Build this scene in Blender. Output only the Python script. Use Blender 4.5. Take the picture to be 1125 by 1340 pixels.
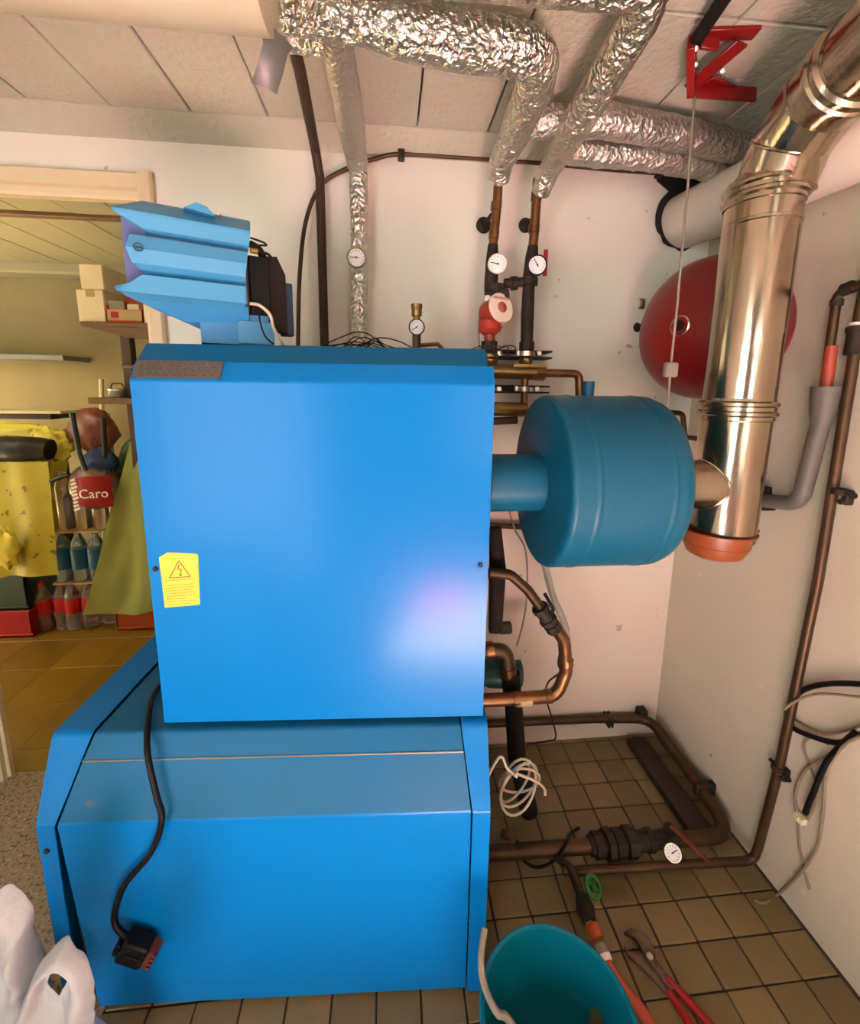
import bpy, bmesh, math, random
from mathutils import Vector, Matrix, noise
R = math.radians
PI = math.pi
random.seed(7)
SC = bpy.context.scene
COL = SC.collection
for o in list(bpy.data.objects):
    bpy.data.objects.remove(o)

# ------------------------------------------------------------------ camera
cam_d = bpy.data.cameras.new('camera')
cam = bpy.data.objects.new('camera', cam_d)
COL.objects.link(cam)
SC.camera = cam
cam_d.sensor_fit = 'VERTICAL'
cam_d.sensor_height = 36.0
cam_d.lens = 567.157 / 1340 * 36
cam_d.shift_x = -0.00135
cam_d.shift_y = -0.0476
cam_d.clip_start = 0.02
cr = Vector((0.99521328, -0.09692377, 0.01250242))
cd = Vector((-0.00394589, -0.16768132, -0.98583336))
cf = Vector((0.09764711, 0.98106511, -0.16726112))
cam.matrix_world = Matrix(((cr.x, -cd.x, -cf.x, 0), (cr.y, -cd.y, -cf.y, 0), (cr.z, -cd.z, -cf.z, 1.38), (0, 0, 0, 1)))

# ------------------------------------------------------------------ light
SC.view_settings.view_transform = 'Standard'
SC.view_settings.look = 'None'
SC.view_settings.gamma = 1
SC.view_settings.use_curve_mapping = False
SC.view_settings.exposure = 1.37
W = bpy.data.worlds.new('sky')
SC.world = W
W.use_nodes = True
W.node_tree.nodes['Background'].inputs[0].default_value = (0.80, 0.90, 1.0, 1)
W.node_tree.nodes['Background'].inputs[1].default_value = 1.0


def light(name, kind, loc, rot, energy, color, **k):
    d = bpy.data.lights.new(name, kind)
    d.energy = energy
    d.color = color
    for a, b in k.items():
        setattr(d, a, b)
    o = bpy.data.objects.new(name, d)
    COL.objects.link(o)
    o.location = loc
    o.rotation_euler = rot
    return o


sd = Vector((-0.28, 1.0, -1.05)).normalized()
sun = light('sun', 'SUN', (1, -4, 4), (0, 0, 0), 170.0, (1.0, 0.97, 0.92), angle=R(1.5))
sun.rotation_mode = 'QUATERNION'
sun.rotation_quaternion = sd.to_track_quat('-Z', 'Y')
# daylight standing in the door and the window of the wall behind the camera
light('door_daylight', 'AREA', (-1.6, -1.93, 1.05), (R(90), 0, 0), 20, (1.0, 0.98, 0.93), shape='RECTANGLE', size=1.3, size_y=1.9)
light('window_daylight', 'AREA', (0.62, -1.93, 1.45), (R(90), 0, 0), 3, (1.0, 0.95, 0.88), shape='RECTANGLE', size=0.7, size_y=0.9)

# ------------------------------------------------------------------ materials
def mat(name, col, rough=0.5, metal=0.0, bump=None, var=None, spots=None, trans=0.0, spec=0.5, coat=0.0, rnd=0.0, stretch=None, zmix=None, stain=None):
    """bump=(scale,strength,kind)  var=(colour,scale,contrast)  spots=(colour,scale,threshold)"""
    m = bpy.data.materials.new(name)
    m.use_nodes = True
    nt = m.node_tree
    N, L = nt.nodes, nt.links
    b = N['Principled BSDF']
    b.inputs['Roughness'].default_value = rough
    b.inputs['Metallic'].default_value = metal
    b.inputs['Specular IOR Level'].default_value = spec
    b.inputs['Transmission Weight'].default_value = trans
    b.inputs['Coat Weight'].default_value = coat
    b.inputs['Coat Roughness'].default_value = 0.2
    tc = N.new('ShaderNodeTexCoord')
    co = tc.outputs['Object']
    if stretch:
        mp = N.new('ShaderNodeMapping')
        mp.inputs['Scale'].default_value = stretch
        L.new(co, mp.inputs['Vector'])
        co = mp.outputs['Vector']
    rgb = N.new('ShaderNodeRGB')
    rgb.outputs[0].default_value = (*col, 1)
    cur = rgb.outputs[0]

    def mix(fac, a, c):
        x = N.new('ShaderNodeMix')
        x.data_type = 'RGBA'
        L.new(fac, x.inputs['Factor'])
        L.new(a, x.inputs[6])
        x.inputs[7].default_value = (*c, 1)
        return x.outputs[2]

    def ramp(src, lo, hi):
        r = N.new('ShaderNodeMapRange')
        r.inputs['From Min'].default_value = lo
        r.inputs['From Max'].default_value = hi
        L.new(src, r.inputs['Value'])
        return r.outputs[0]

    def ns(scale, detail=4.0):
        t = N.new('ShaderNodeTexNoise')
        t.inputs['Scale'].default_value = scale
        t.inputs['Detail'].default_value = detail
        L.new(co, t.inputs['Vector'])
        return t.outputs[0]
    if var:
        cur = mix(ramp(ns(var[1]), 0.5 - var[2], 0.5 + var[2]), cur, var[0])
    if stain:      # rusty patch round a point of the object: (colour, point, radius)
        ds = N.new('ShaderNodeVectorMath')
        ds.operation = 'DISTANCE'
        L.new(co, ds.inputs[0])
        ds.inputs[1].default_value = stain[1]
        ad = N.new('ShaderNodeMath')
        ad.operation = 'MULTIPLY_ADD'
        ad.inputs[1].default_value = stain[2] * 2.2
        L.new(ns(45), ad.inputs[0])
        L.new(ds.outputs['Value'], ad.inputs[2])
        cur = mix(ramp(ad.outputs[0], stain[2] * 2.0, stain[2] * 1.2), cur, stain[0])
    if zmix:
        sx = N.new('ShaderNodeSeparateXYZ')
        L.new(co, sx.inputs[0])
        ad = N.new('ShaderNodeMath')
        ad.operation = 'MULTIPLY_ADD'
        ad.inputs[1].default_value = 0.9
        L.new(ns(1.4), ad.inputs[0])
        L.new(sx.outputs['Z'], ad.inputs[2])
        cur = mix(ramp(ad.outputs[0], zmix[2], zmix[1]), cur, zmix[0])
    if spots:
        for sp in (spots if isinstance(spots, list) else [spots]):
            cur = mix(ramp(ns(sp[1], 2.0), sp[2], sp[2] + 0.04), cur, sp[0])
    if rnd:
        oi = N.new('ShaderNodeObjectInfo')
        h = N.new('ShaderNodeHueSaturation')
        r = N.new('ShaderNodeMapRange')
        r.inputs['To Min'].default_value = 1 - rnd
        r.inputs['To Max'].default_value = 1 + rnd
        L.new(oi.outputs['Random'], r.inputs['Value'])
        L.new(r.outputs[0], h.inputs['Value'])
        L.new(cur, h.inputs['Color'])
        cur = h.outputs[0]
    L.new(cur, b.inputs['Base Color'])
    if bump:
        bp = N.new('ShaderNodeBump')
        bp.inputs['Strength'].default_value = bump[1]
        bp.inputs['Distance'].default_value = 0.01
        if len(bump) > 2 and bump[2] == 'foil':
            v = N.new('ShaderNodeTexVoronoi')
            v.inputs['Scale'].default_value = bump[0]
            wn = N.new('ShaderNodeTexNoise')
            wn.inputs['Scale'].default_value = bump[0] * 0.6
            wn.inputs['Detail'].default_value = 3
            L.new(co, wn.inputs['Vector'])
            ad = N.new('ShaderNodeVectorMath')
            ad.operation = 'MULTIPLY_ADD'
            ad.inputs[1].default_value = (0.03, 0.03, 0.03)
            L.new(wn.outputs[1], ad.inputs[0])
            L.new(co, ad.inputs[2])
            L.new(ad.outputs[0], v.inputs['Vector'])
            src = v.outputs['Distance']
        else:
            src = ns(bump[0], 6.0)
        L.new(src, bp.inputs['Height'])
        L.new(bp.outputs[0], b.inputs['Normal'])
    return m


M = {}
M['wall'] = mat('painted plaster', (0.70, 0.60, 0.49), 0.85, bump=(9, 0.35), var=((0.62, 0.51, 0.43), 1.6, 0.25), spots=((0.42, 0.34, 0.27), 22, 0.73))
M['wall_dark'] = mat('darkened unseen rear wall', (0.10, 0.075, 0.055), 0.8)  # unseen rear wall, darkened to keep its reflection in the boiler panel low
M['wall_pink_bounce'] = mat('plaster with painted pink bounce', (0.74, 0.715, 0.60), 0.8, bump=(9, 0.35), var=((0.66, 0.60, 0.50), 1.1, 0.25), zmix=((0.66, 0.535, 0.435), 0.9, 2.0), spots=((0.40, 0.32, 0.26), 20, 0.74))  # pink bounce off the floor painted into the lower wall by height
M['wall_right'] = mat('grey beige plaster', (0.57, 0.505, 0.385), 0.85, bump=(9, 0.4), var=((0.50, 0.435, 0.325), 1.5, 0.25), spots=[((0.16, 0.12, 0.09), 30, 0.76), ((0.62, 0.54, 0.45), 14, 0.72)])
M['ceil'] = mat('painted concrete slab', (0.49, 0.465, 0.36), 0.9, bump=(60, 0.5), var=((0.43, 0.40, 0.305), 3, 0.3), rnd=0.05)
M['gap'] = mat('dark joint', (0.010, 0.007, 0.005), 0.95)
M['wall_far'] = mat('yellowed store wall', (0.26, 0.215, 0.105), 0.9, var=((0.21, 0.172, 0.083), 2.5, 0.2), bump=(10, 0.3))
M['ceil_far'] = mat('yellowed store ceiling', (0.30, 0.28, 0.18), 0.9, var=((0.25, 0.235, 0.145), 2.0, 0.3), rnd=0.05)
M['tile'] = mat('brown glazed floor tile', (0.20, 0.145, 0.06), 0.45, var=((0.15, 0.105, 0.042), 9, 0.3), rnd=0.16, bump=(40, 0.1))
M['grout'] = mat('dark grout', (0.055, 0.035, 0.018), 0.95, var=((0.03, 0.02, 0.01), 14, 0.3))
M['far_tile'] = mat('tan floor tile', (0.26, 0.155, 0.012), 0.35, var=((0.17, 0.098, 0.008), 5, 0.35), rnd=0.12)
M['far_grout'] = mat('pale grout', (0.34, 0.25, 0.12), 0.9)
M['terrazzo'] = mat('terrazzo', (0.27, 0.21, 0.13), 0.6, spots=[((0.11, 0.08, 0.045), 95, 0.56), ((0.40, 0.33, 0.23), 110, 0.60)], bump=(60, 0.2))
M['concrete'] = mat('pale concrete floor', (0.55, 0.50, 0.44), 0.8, var=((0.45, 0.41, 0.36), 3, 0.3))
M['wood_cream'] = mat('cream painted wood', (0.60, 0.48, 0.29), 0.5)
M['blue'] = mat('blue enamelled sheet steel', (0.0, 0.158, 0.445), 0.38, var=((0.0, 0.151, 0.425), 4, 0.3), coat=0.20, spec=0.10, bump=(130, 0.02))
M['blue_top'] = mat('dusty shaded blue sheet steel', (0.001, 0.105, 0.255), 0.48, var=((0.008, 0.10, 0.20), 5, 0.25), spec=0.2, stain=((0.17, 0.10, 0.05), (0.032, 0.028, 0.526), 0.016), spots=((0.10, 0.085, 0.06), 7, 0.73), bump=(130, 0.03))  # dust, with the shade of the slopes put into the darker base
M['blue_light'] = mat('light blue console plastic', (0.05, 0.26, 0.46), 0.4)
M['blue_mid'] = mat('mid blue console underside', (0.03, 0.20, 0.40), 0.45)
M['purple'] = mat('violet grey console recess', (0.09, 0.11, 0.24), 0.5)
M['teal'] = mat('petrol blue drum paint', (0.002, 0.085, 0.15), 0.42, var=((0.003, 0.075, 0.13), 4, 0.3), spec=0.3, spots=((0.07, 0.14, 0.17), 25, 0.74), bump=(60, 0.06))
M['steel'] = mat('bright stainless flue', (0.52, 0.44, 0.33), 0.18, 1.0, bump=(6, 0.12), var=((0.38, 0.31, 0.22), 5, 0.3), stretch=(6, 6, 1))
M['foil'] = mat('crumpled aluminium foil', (0.68, 0.63, 0.55), 0.30, 1.0, bump=(75, 0.8, 'foil'))
M['foil_dull'] = mat('dull foil lagging', (0.52, 0.47, 0.41), 0.45, 0.9, bump=(70, 0.5, 'foil'))
M['tape'] = mat('grey duct tape', (0.20, 0.195, 0.18), 0.35, 0.5, bump=(12, 0.2))
M['cream_pipe'] = mat('cream plastic duct', (0.55, 0.49, 0.33), 0.5, var=((0.50, 0.44, 0.29), 4, 0.3))
M['white_pipe'] = mat('off white plastic pipe', (0.66, 0.59, 0.50), 0.5, var=((0.60, 0.52, 0.43), 4, 0.3))
M['copper'] = mat('tarnished copper', (0.30, 0.135, 0.052), 0.36, 0.85, var=((0.13, 0.062, 0.026), 12, 0.2), bump=(40, 0.08))
M['copper_dark'] = mat('dark oxidised copper', (0.10, 0.05, 0.02), 0.42, 0.6, var=((0.045, 0.025, 0.011), 10, 0.25), bump=(30, 0.15))
M['brown_pipe'] = mat('brown painted pipe', (0.050, 0.027, 0.011), 0.55, spec=0.25, var=((0.033, 0.017, 0.008), 10, 0.3))
M['brass'] = mat('dull brass', (0.27, 0.17, 0.055), 0.36, 0.85, var=((0.20, 0.125, 0.045), 14, 0.2))
M['iron'] = mat('dirty cast iron', (0.042, 0.029, 0.019), 0.6, 0.2, var=((0.018, 0.012, 0.008), 16, 0.25), bump=(50, 0.3), spec=0.25)
M['zinc'] = mat('zinc plated fitting', (0.62, 0.57, 0.47), 0.3, 1.0)
M['lagging'] = mat('dark rubber lagging', (0.011, 0.0075, 0.0055), 0.8, bump=(40, 0.3), spec=0.2)
M['red'] = mat('red enamel', (0.24, 0.006, 0.006), 0.38, var=((0.19, 0.005, 0.005), 5, 0.3))
M['vessel'] = mat('deep red vessel enamel', (0.21, 0.004, 0.004), 0.36, var=((0.16, 0.004, 0.004), 3, 0.3))
M['pump_red'] = mat('pump red', (0.38, 0.030, 0.014), 0.42, var=((0.28, 0.022, 0.012), 12, 0.3))
M['white'] = mat('white enamel', (0.78, 0.72, 0.66), 0.4)
M['dial'] = mat('white dial', (0.80, 0.74, 0.72), 0.35)
M['black'] = mat('black plastic', (0.004, 0.0035, 0.0035), 0.45, spec=0.2)
M['darkbrown'] = mat('dark brown plastic', (0.013, 0.008, 0.005), 0.55, spec=0.2)
M['grey'] = mat('grey plastic pipe', (0.115, 0.105, 0.085), 0.5, var=((0.09, 0.08, 0.065), 8, 0.3))
M['sleeve'] = mat('orange red sleeve', (0.33, 0.05, 0.022), 0.45)
M['orange'] = mat('orange plastic', (0.42, 0.065, 0.008), 0.4)
M['hose'] = mat('coral garden hose', (0.42, 0.062, 0.03), 0.42)
M['terracotta'] = mat('terracotta plastic', (0.23, 0.05, 0.012), 0.4)
M['green'] = mat('green plastic handwheel', (0.012, 0.11, 0.008), 0.4)
M['green_pump'] = mat('dark green pump', (0.005, 0.055, 0.03), 0.45)
M['bucket'] = mat('turquoise plastic', (0.0, 0.15, 0.215), 0.38, spec=0.3)
M['cable_white'] = mat('pale cable', (0.52, 0.42, 0.30), 0.5)
M['cable_beige'] = mat('beige wire', (0.22, 0.16, 0.095), 0.55)
M['cable_grey'] = mat('grey cord', (0.22, 0.185, 0.135), 0.55)
M['clear_hose'] = mat('milky hose', (0.27, 0.22, 0.165), 0.35)
M['milk'] = mat('pale milky hose', (0.36, 0.31, 0.24), 0.35)
M['plate'] = mat('grey nameplate', (0.14, 0.12, 0.095), 0.4, 0.3, var=((0.10, 0.085, 0.065), 30, 0.3))
M['print'] = mat('dark print', (0.05, 0.04, 0.035), 0.6)
M['yellow'] = mat('yellow sticker', (0.66, 0.51, 0.04), 0.5, var=((0.64, 0.47, 0.035), 6, 0.3))
M['olive'] = mat('olive print', (0.20, 0.15, 0.01), 0.6)
M['ochre'] = mat('faded olive print', (0.34, 0.25, 0.02), 0.6)
M['bag'] = mat('thin white plastic bag', (0.60, 0.585, 0.55), 0.36, trans=0.0, bump=(16, 1.0))
M['card'] = mat('brown cardboard', (0.42, 0.30, 0.13), 0.8)
M['card_white'] = mat('cream carton', (0.66, 0.60, 0.38), 0.7)
M['card_red'] = mat('orange red carton', (0.60, 0.085, 0.02), 0.6)
M['wood'] = mat('brown shelf wood', (0.15, 0.085, 0.03), 0.6, var=((0.10, 0.053, 0.018), 14, 0.25), stretch=(1, 8, 8))
M['wood_dark'] = mat('dark stained post', (0.05, 0.026, 0.012), 0.6)
M['metal_grey'] = mat('grey metal shelf', (0.22, 0.21, 0.16), 0.45, 0.4)
M['floral'] = mat('yellow floral oilcloth', (0.78, 0.70, 0.09), 0.5, var=((0.66, 0.58, 0.07), 6, 0.2), spots=((0.33, 0.24, 0.03), 24, 0.64))
M['cloth_green'] = mat('lime green cloth', (0.55, 0.60, 0.17), 0.85, var=((0.45, 0.50, 0.13), 8, 0.25), bump=(18, 0.3))
M['green_dark'] = mat('dark green plastic', (0.05, 0.11, 0.015), 0.5)
M['bottle_green'] = mat('black green tube', (0.012, 0.028, 0.014), 0.35)
M['crate_green'] = mat('deep green crate', (0.008, 0.035, 0.010), 0.5)
M['crate_red'] = mat('red plastic crate', (0.34, 0.006, 0.006), 0.4)
M['crate_orange'] = mat('orange red box', (0.36, 0.05, 0.008), 0.5)
M['blue_bag'] = mat('dark blue bag', (0.008, 0.035, 0.14), 0.5)
M['pink_wrap'] = mat('rose plastic film', (0.30, 0.095, 0.075), 0.3, trans=0.25, bump=(25, 0.8))
M['film'] = mat('clear wrapping film', (0.52, 0.30, 0.25), 0.12, trans=0.75, bump=(35, 0.5))
M['bottle'] = mat('clear bottle plastic', (0.75, 0.62, 0.55), 0.12, trans=0.85, bump=(30, 0.2))
M['bottle_blue'] = mat('blue tinted bottle plastic', (0.45, 0.62, 0.70), 0.12, trans=0.8, bump=(30, 0.2))
M['label_red'] = mat('red bottle label', (0.50, 0.012, 0.015), 0.4)
M['label_blue'] = mat('blue bottle label', (0.01, 0.10, 0.22), 0.4)
M['pink'] = mat('pink mat', (0.90, 0.10, 0.36), 0.8)
M['brown_duct'] = mat('dark brown duct', (0.035, 0.02, 0.010), 0.6, var=((0.022, 0.012, 0.007), 10, 0.3))
M['rust'] = mat('rusty plier steel', (0.23, 0.17, 0.12), 0.45, 0.7, var=((0.12, 0.075, 0.045), 40, 0.2))
M['grip'] = mat('red plier grip', (0.28, 0.004, 0.006), 0.38)
g = mat('window glass', (1, 1, 1), 0.02, trans=1.0)
M['glass'] = g

# ------------------------------------------------------------------ builders
WM = {}


def thing(name, label, cat, loc=(0, 0, 0), rz=0.0, group=None):
    o = bpy.data.objects.new(name, None)
    COL.objects.link(o)
    o.empty_display_size = 0.05
    o.location = loc
    o.rotation_euler = (0, 0, rz)
    o['label'] = label
    o['category'] = cat
    if group:
        o['group'] = group
    WM[o] = Matrix.Translation(loc) @ Matrix.Rotation(rz, 4, 'Z')
    return o


def tag(o, label, cat, group=None):
    o['label'] = label
    o['category'] = cat
    if group:
        o['group'] = group
    return o


def obj(name, bm, m, parent=None, world=True, flat=False, label=None, kind=None, sharp=38):
    """one mesh object from a bmesh; vertices are given in world space unless world=False"""
    if parent is not None:
        WMp = WM[parent]
        if world:
            bmesh.ops.transform(bm, matrix=WMp.inverted(), verts=bm.verts)
    bmesh.ops.recalc_face_normals(bm, faces=bm.faces)
    if not flat:
        for f in bm.faces:
            f.smooth = True
        for e in bm.edges:
            e.smooth = not (len(e.link_faces) == 2 and e.calc_face_angle(0) > R(sharp))
    me = bpy.data.meshes.new(name)
    bm.to_mesh(me)
    bm.free()
    ms = m if isinstance(m, (list, tuple)) else [m]
    for x in ms:
        me.materials.append(M[x] if isinstance(x, str) else x)
    o = bpy.data.objects.new(name, me)
    COL.objects.link(o)
    if parent is not None:
        o.parent = parent
        WM[o] = WM[parent]
    else:
        WM[o] = Matrix.Identity(4)
    if label:
        o['label'] = label
    if kind:
        o['kind'] = kind
    return o


def rebase(o):
    """put the origin of a single-mesh thing at its base centre"""
    vs = o.data.vertices
    lo = [min(v.co[i] for v in vs) for i in range(3)]
    hi = [max(v.co[i] for v in vs) for i in range(3)]
    c = Vector(((lo[0] + hi[0]) / 2, (lo[1] + hi[1]) / 2, lo[2]))
    o.data.transform(Matrix.Translation(-c))
    o.location = c
    WM[o] = Matrix.Translation(c)
    return o


def NB():
    return bmesh.new()


def box(bm, lo, hi, bev=0.0, mtx=None, seg=1):
    x0, y0, z0 = lo
    x1, y1, z1 = hi
    vs = [bm.verts.new(p) for p in ((x0, y0, z0), (x1, y0, z0), (x1, y1, z0), (x0, y1, z0), (x0, y0, z1), (x1, y0, z1), (x1, y1, z1), (x0, y1, z1))]
    fs = [bm.faces.new([vs[i] for i in q]) for q in ((0, 3, 2, 1), (4, 5, 6, 7), (0, 1, 5, 4), (1, 2, 6, 5), (2, 3, 7, 6), (3, 0, 4, 7))]
    if bev:
        es = list({e for f in fs for e in f.edges})
        r = bmesh.ops.bevel(bm, geom=es, offset=bev, segments=seg, affect='EDGES', profile=0.5)
        vs = list({v for f in r['faces'] for v in f.verts} | {v for v in vs if v.is_valid})
    if mtx is not None:
        bmesh.ops.transform(bm, matrix=mtx, verts=[v for v in vs if v.is_valid])
    return bm


def prism(bm, poly, axis, a, b, bev=0.0):
    """polygon (2D) extruded along an axis: 'x' -> (y,z), 'y' -> (x,z), 'z' -> (x,y)"""
    def P(p, t):
        return {'x': (t, p[0], p[1]), 'y': (p[0], t, p[1]), 'z': (p[0], p[1], t)}[axis]
    A0 = [bm.verts.new(P(p, a)) for p in poly]
    A1 = [bm.verts.new(P(p, b)) for p in poly]
    n = len(poly)
    fs = [bm.faces.new(A0), bm.faces.new(A1)]
    for i in range(n):
        fs.append(bm.faces.new((A0[i], A0[(i + 1) % n], A1[(i + 1) % n], A1[i])))
    if bev:
        es = list({e for f in fs for e in f.edges})
        bmesh.ops.bevel(bm, geom=es, offset=bev, segments=2, affect='EDGES', profile=0.5)
    return bm


def fillet(pts, r, n=6):
    P = [Vector(p) for p in pts]
    if r <= 0 or len(P) < 3:
        return P
    out = [P[0]]
    for i in range(1, len(P) - 1):
        a, b, c = P[i - 1], P[i], P[i + 1]
        u, v = (a - b), (c - b)
        lu, lv = u.length, v.length
        if lu < 1e-6 or lv < 1e-6:
            continue
        u /= lu
        v /= lv
        ang = u.angle(v, PI)
        if ang > PI - 0.05:
            out.append(b)
            continue
        t = min(r / math.tan(ang / 2), lu * 0.48, lv * 0.48)
        p0, p1 = b + u * t, b + v * t
        for k in range(n + 1):
            s = k / n
            out.append(p0 * (1 - s) ** 2 + b * 2 * s * (1 - s) + p1 * s * s)
    out.append(P[-1])
    return out


def spline(pts, n=6):
    P = [Vector(p) for p in pts]
    P = [P[0] * 2 - P[1]] + P + [P[-1] * 2 - P[-2]]
    out = []
    for i in range(1, len(P) - 2):
        for k in range(n):
            t = k / n
            a, b, c, d = P[i - 1:i + 3]
            out.append(0.5 * ((2 * b) + (c - a) * t + (2 * a - 5 * b + 4 * c - d) * t * t + (3 * b - a - 3 * c + d) * t ** 3))
    out.append(P[-2])
    return out


def resample(P, step):
    out = [P[0].copy()]
    for a, b in zip(P, P[1:]):
        n = max(1, int(round((b - a).length / step)))
        for k in range(1, n + 1):
            out.append(a.lerp(b, k / n))
    return out


def tube(bm, pts, r, seg=12, bend=0.0, nz=0.0, step=None, cap=True, curve=False, nscale=25.0, flat=1.0):
    """swept round tube; r is a number or a list over the given points (linear in length)"""
    P = spline(pts) if curve else fillet(pts, bend)
    if step:
        P = resample(P, step)
    P = [p for i, p in enumerate(P) if i == 0 or (p - P[i - 1]).length > 1e-6]
    L = [0.0]
    for a, b in zip(P, P[1:]):
        L.append(L[-1] + (b - a).length)
    if isinstance(r, (list, tuple)):
        rr = []
        for s in L:
            t = s / L[-1] * (len(r) - 1)
            i = min(int(t), len(r) - 2)
            rr.append(r[i] + (r[i + 1] - r[i]) * (t - i))
    else:
        rr = [r] * len(P)
    T = []
    for i in range(len(P)):
        a = P[max(0, i - 1)]
        b = P[min(len(P) - 1, i + 1)]
        T.append((b - a).normalized())
    up = Vector((0, 0, 1)) if abs(T[0].z) < 0.9 else Vector((0, 1, 0))
    nrm = (up - T[0] * up.dot(T[0])).normalized()
    rings = []
    for i, p in enumerate(P):
        nrm = (nrm - T[i] * nrm.dot(T[i])).normalized()
        bi = T[i].cross(nrm)
        ring = []
        for k in range(seg):
            a = 2 * PI * k / seg
            d = nrm * math.cos(a) * flat + bi * math.sin(a)
            q = p + d * rr[i]
            if nz:
                q += d * nz * (noise.noise(q * nscale) + 0.6 * noise.noise(q * nscale * 2.7))
            ring.append(bm.verts.new(q))
        rings.append(ring)
    for a, b in zip(rings, rings[1:]):
        for k in range(seg):
            bm.faces.new((a[k], a[(k + 1) % seg], b[(k + 1) % seg], b[k]))
    if cap:
        bm.faces.new(rings[0])
        bm.faces.new(rings[-1])
    return bm


def frame(axis):
    z = Vector(axis).normalized()
    up = Vector((0, 0, 1)) if abs(z.z) < 0.95 else Vector((0, 1, 0))
    x = up.cross(z).normalized()
    y = z.cross(x)
    return Matrix((x, y, z)).transposed().to_4x4()


def lathe(bm, prof, c, axis=(0, 0, 1), seg=24, close=True, sq=1.0):
    """profile of (radius, height) turned about an axis through c"""
    m = Matrix.Translation(c) @ frame(axis)
    rings = []
    for r, h in prof:
        if r < 1e-6:
            rings.append([bm.verts.new(m @ Vector((0, 0, h)))])
        else:
            rings.append([bm.verts.new(m @ Vector((r * math.cos(2 * PI * k / seg) * sq, r * math.sin(2 * PI * k / seg), h))) for k in range(seg)])
    for a, b in zip(rings, rings[1:]):
        for k in range(seg):
            k2 = (k + 1) % seg
            if len(a) == 1 and len(b) == 1:
                continue
            if len(a) == 1:
                bm.faces.new((a[0], b[k2], b[k]))
            elif len(b) == 1:
                bm.faces.new((a[k], a[k2], b[0]))
            else:
                bm.faces.new((a[k], a[k2], b[k2], b[k]))
    if close:
        for ring in (rings[0], rings[-1]):
            if len(ring) > 2:
                bm.faces.new(ring)
    return bm


def cyl(bm, p, q, r, seg=16, r2=None):
    p, q = Vector(p), Vector(q)
    return lathe(bm, [(r, 0), (r2 if r2 is not None else r, (q - p).length)], p, q - p, seg)


def nut(bm, p, q, r, seg=6):
    return cyl(bm, p, q, r, seg)


def text_bm(s, size, mtx, depth=0.0006):
    cu = bpy.data.curves.new('lettering', 'FONT')
    cu.body = s
    cu.size = size
    cu.extrude = depth
    cu.align_x = 'CENTER'
    cu.align_y = 'CENTER'
    cu.resolution_u = 2
    t = bpy.data.objects.new('lettering', cu)
    COL.objects.link(t)
    bpy.context.view_layer.update()
    me = bpy.data.meshes.new_from_object(t.evaluated_get(bpy.context.evaluated_depsgraph_get()))
    bpy.data.objects.remove(t)
    bm = NB()
    bm.from_mesh(me)
    bpy.data.meshes.remove(me)
    bmesh.ops.transform(bm, matrix=mtx, verts=bm.verts)
    return bm


def face_frame(c, n, roll=0.0):
    """matrix with local +z along n, local y as near world up as can be"""
    return Matrix.Translation(c) @ frame(n) @ Matrix.Rotation(roll, 4, 'Z')


def gauge(name, label, c, n, r, ring, needle_deg, cat='gauge', depth=0.014, face='dial'):
    """round dial instrument: case, dial with marks, needle"""
    c = Vector(c)
    n = Vector(n).normalized()
    t = thing(name, label, cat, c - n * depth)
    b = NB()
    lathe(b, [(r * 0.9, -depth), (r, -depth + 0.002), (r, 0.002), (r * 0.97, 0.004), (r * 0.86, 0.004), (r * 0.84, 0.0)], c, n, 28)
    obj('case', b, ring, t)
    b = NB()
    lathe(b, [(r * 0.86, 0.0), (r * 0.86, 0.0012)], c, n, 28)
    d = obj('dial', b, face, t)
    f = face_frame(c, n)
    b = NB()
    for k in range(11):
        a = R(225 - k * 27)
        box(b, (-0.0006, r * 0.60, 0.0012), (0.0006, r * 0.76, 0.0018), 0, f @ Matrix.Rotation(a - PI / 2, 4, 'Z'))
    obj('dial_mark', b, 'print', d, kind='stuff')
    b = NB()
    a = R(needle_deg) - PI / 2
    box(b, (-0.0011, -r * 0.22, 0.0020), (0.0011, r * 0.66, 0.0028), 0, f @ Matrix.Rotation(a, 4, 'Z'))
    lathe(b, [(r * 0.10, 0.0012), (r * 0.10, 0.0036)], c, n, 10)
    obj('needle', b, 'print', t)
    return t


def pipe(name, label, cat, pts, r, m, **k):
    b = NB()
    tube(b, pts, r, **k)
    o = obj(name, b, m)
    tag(o, label, cat)
    return rebase(o)


def struct(name, bm, m, parent=None, **k):
    o = obj(name, bm, m, parent, **k)
    if parent is None:
        o['kind'] = 'structure'
    return o

# ------------------------------------------------------------------ room shell
ZC, YB, XR = 2.115, 1.472, 1.08
YR, XL = -1.9, -2.7          # wall behind the camera, left wall
DX0, DX1, DZ = -1.46, -0.735, 1.962   # doorway to the store room


def plain_box(name, lo, hi, m, **k):
    return struct(name, box(NB(), lo, hi), m, **k)


# back wall (with the doorway cut out of it)
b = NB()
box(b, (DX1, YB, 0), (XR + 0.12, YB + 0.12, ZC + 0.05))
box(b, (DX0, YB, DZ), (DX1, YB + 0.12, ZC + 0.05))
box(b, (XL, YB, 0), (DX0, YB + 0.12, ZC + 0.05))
struct('wall_back', b, 'wall_pink_bounce', flat=True)
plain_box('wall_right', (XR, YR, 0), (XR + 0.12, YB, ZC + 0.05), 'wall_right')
plain_box('wall_left', (XL - 0.12, YR, 0), (XL, YB + 0.12, ZC + 0.05), 'wall')
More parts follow.
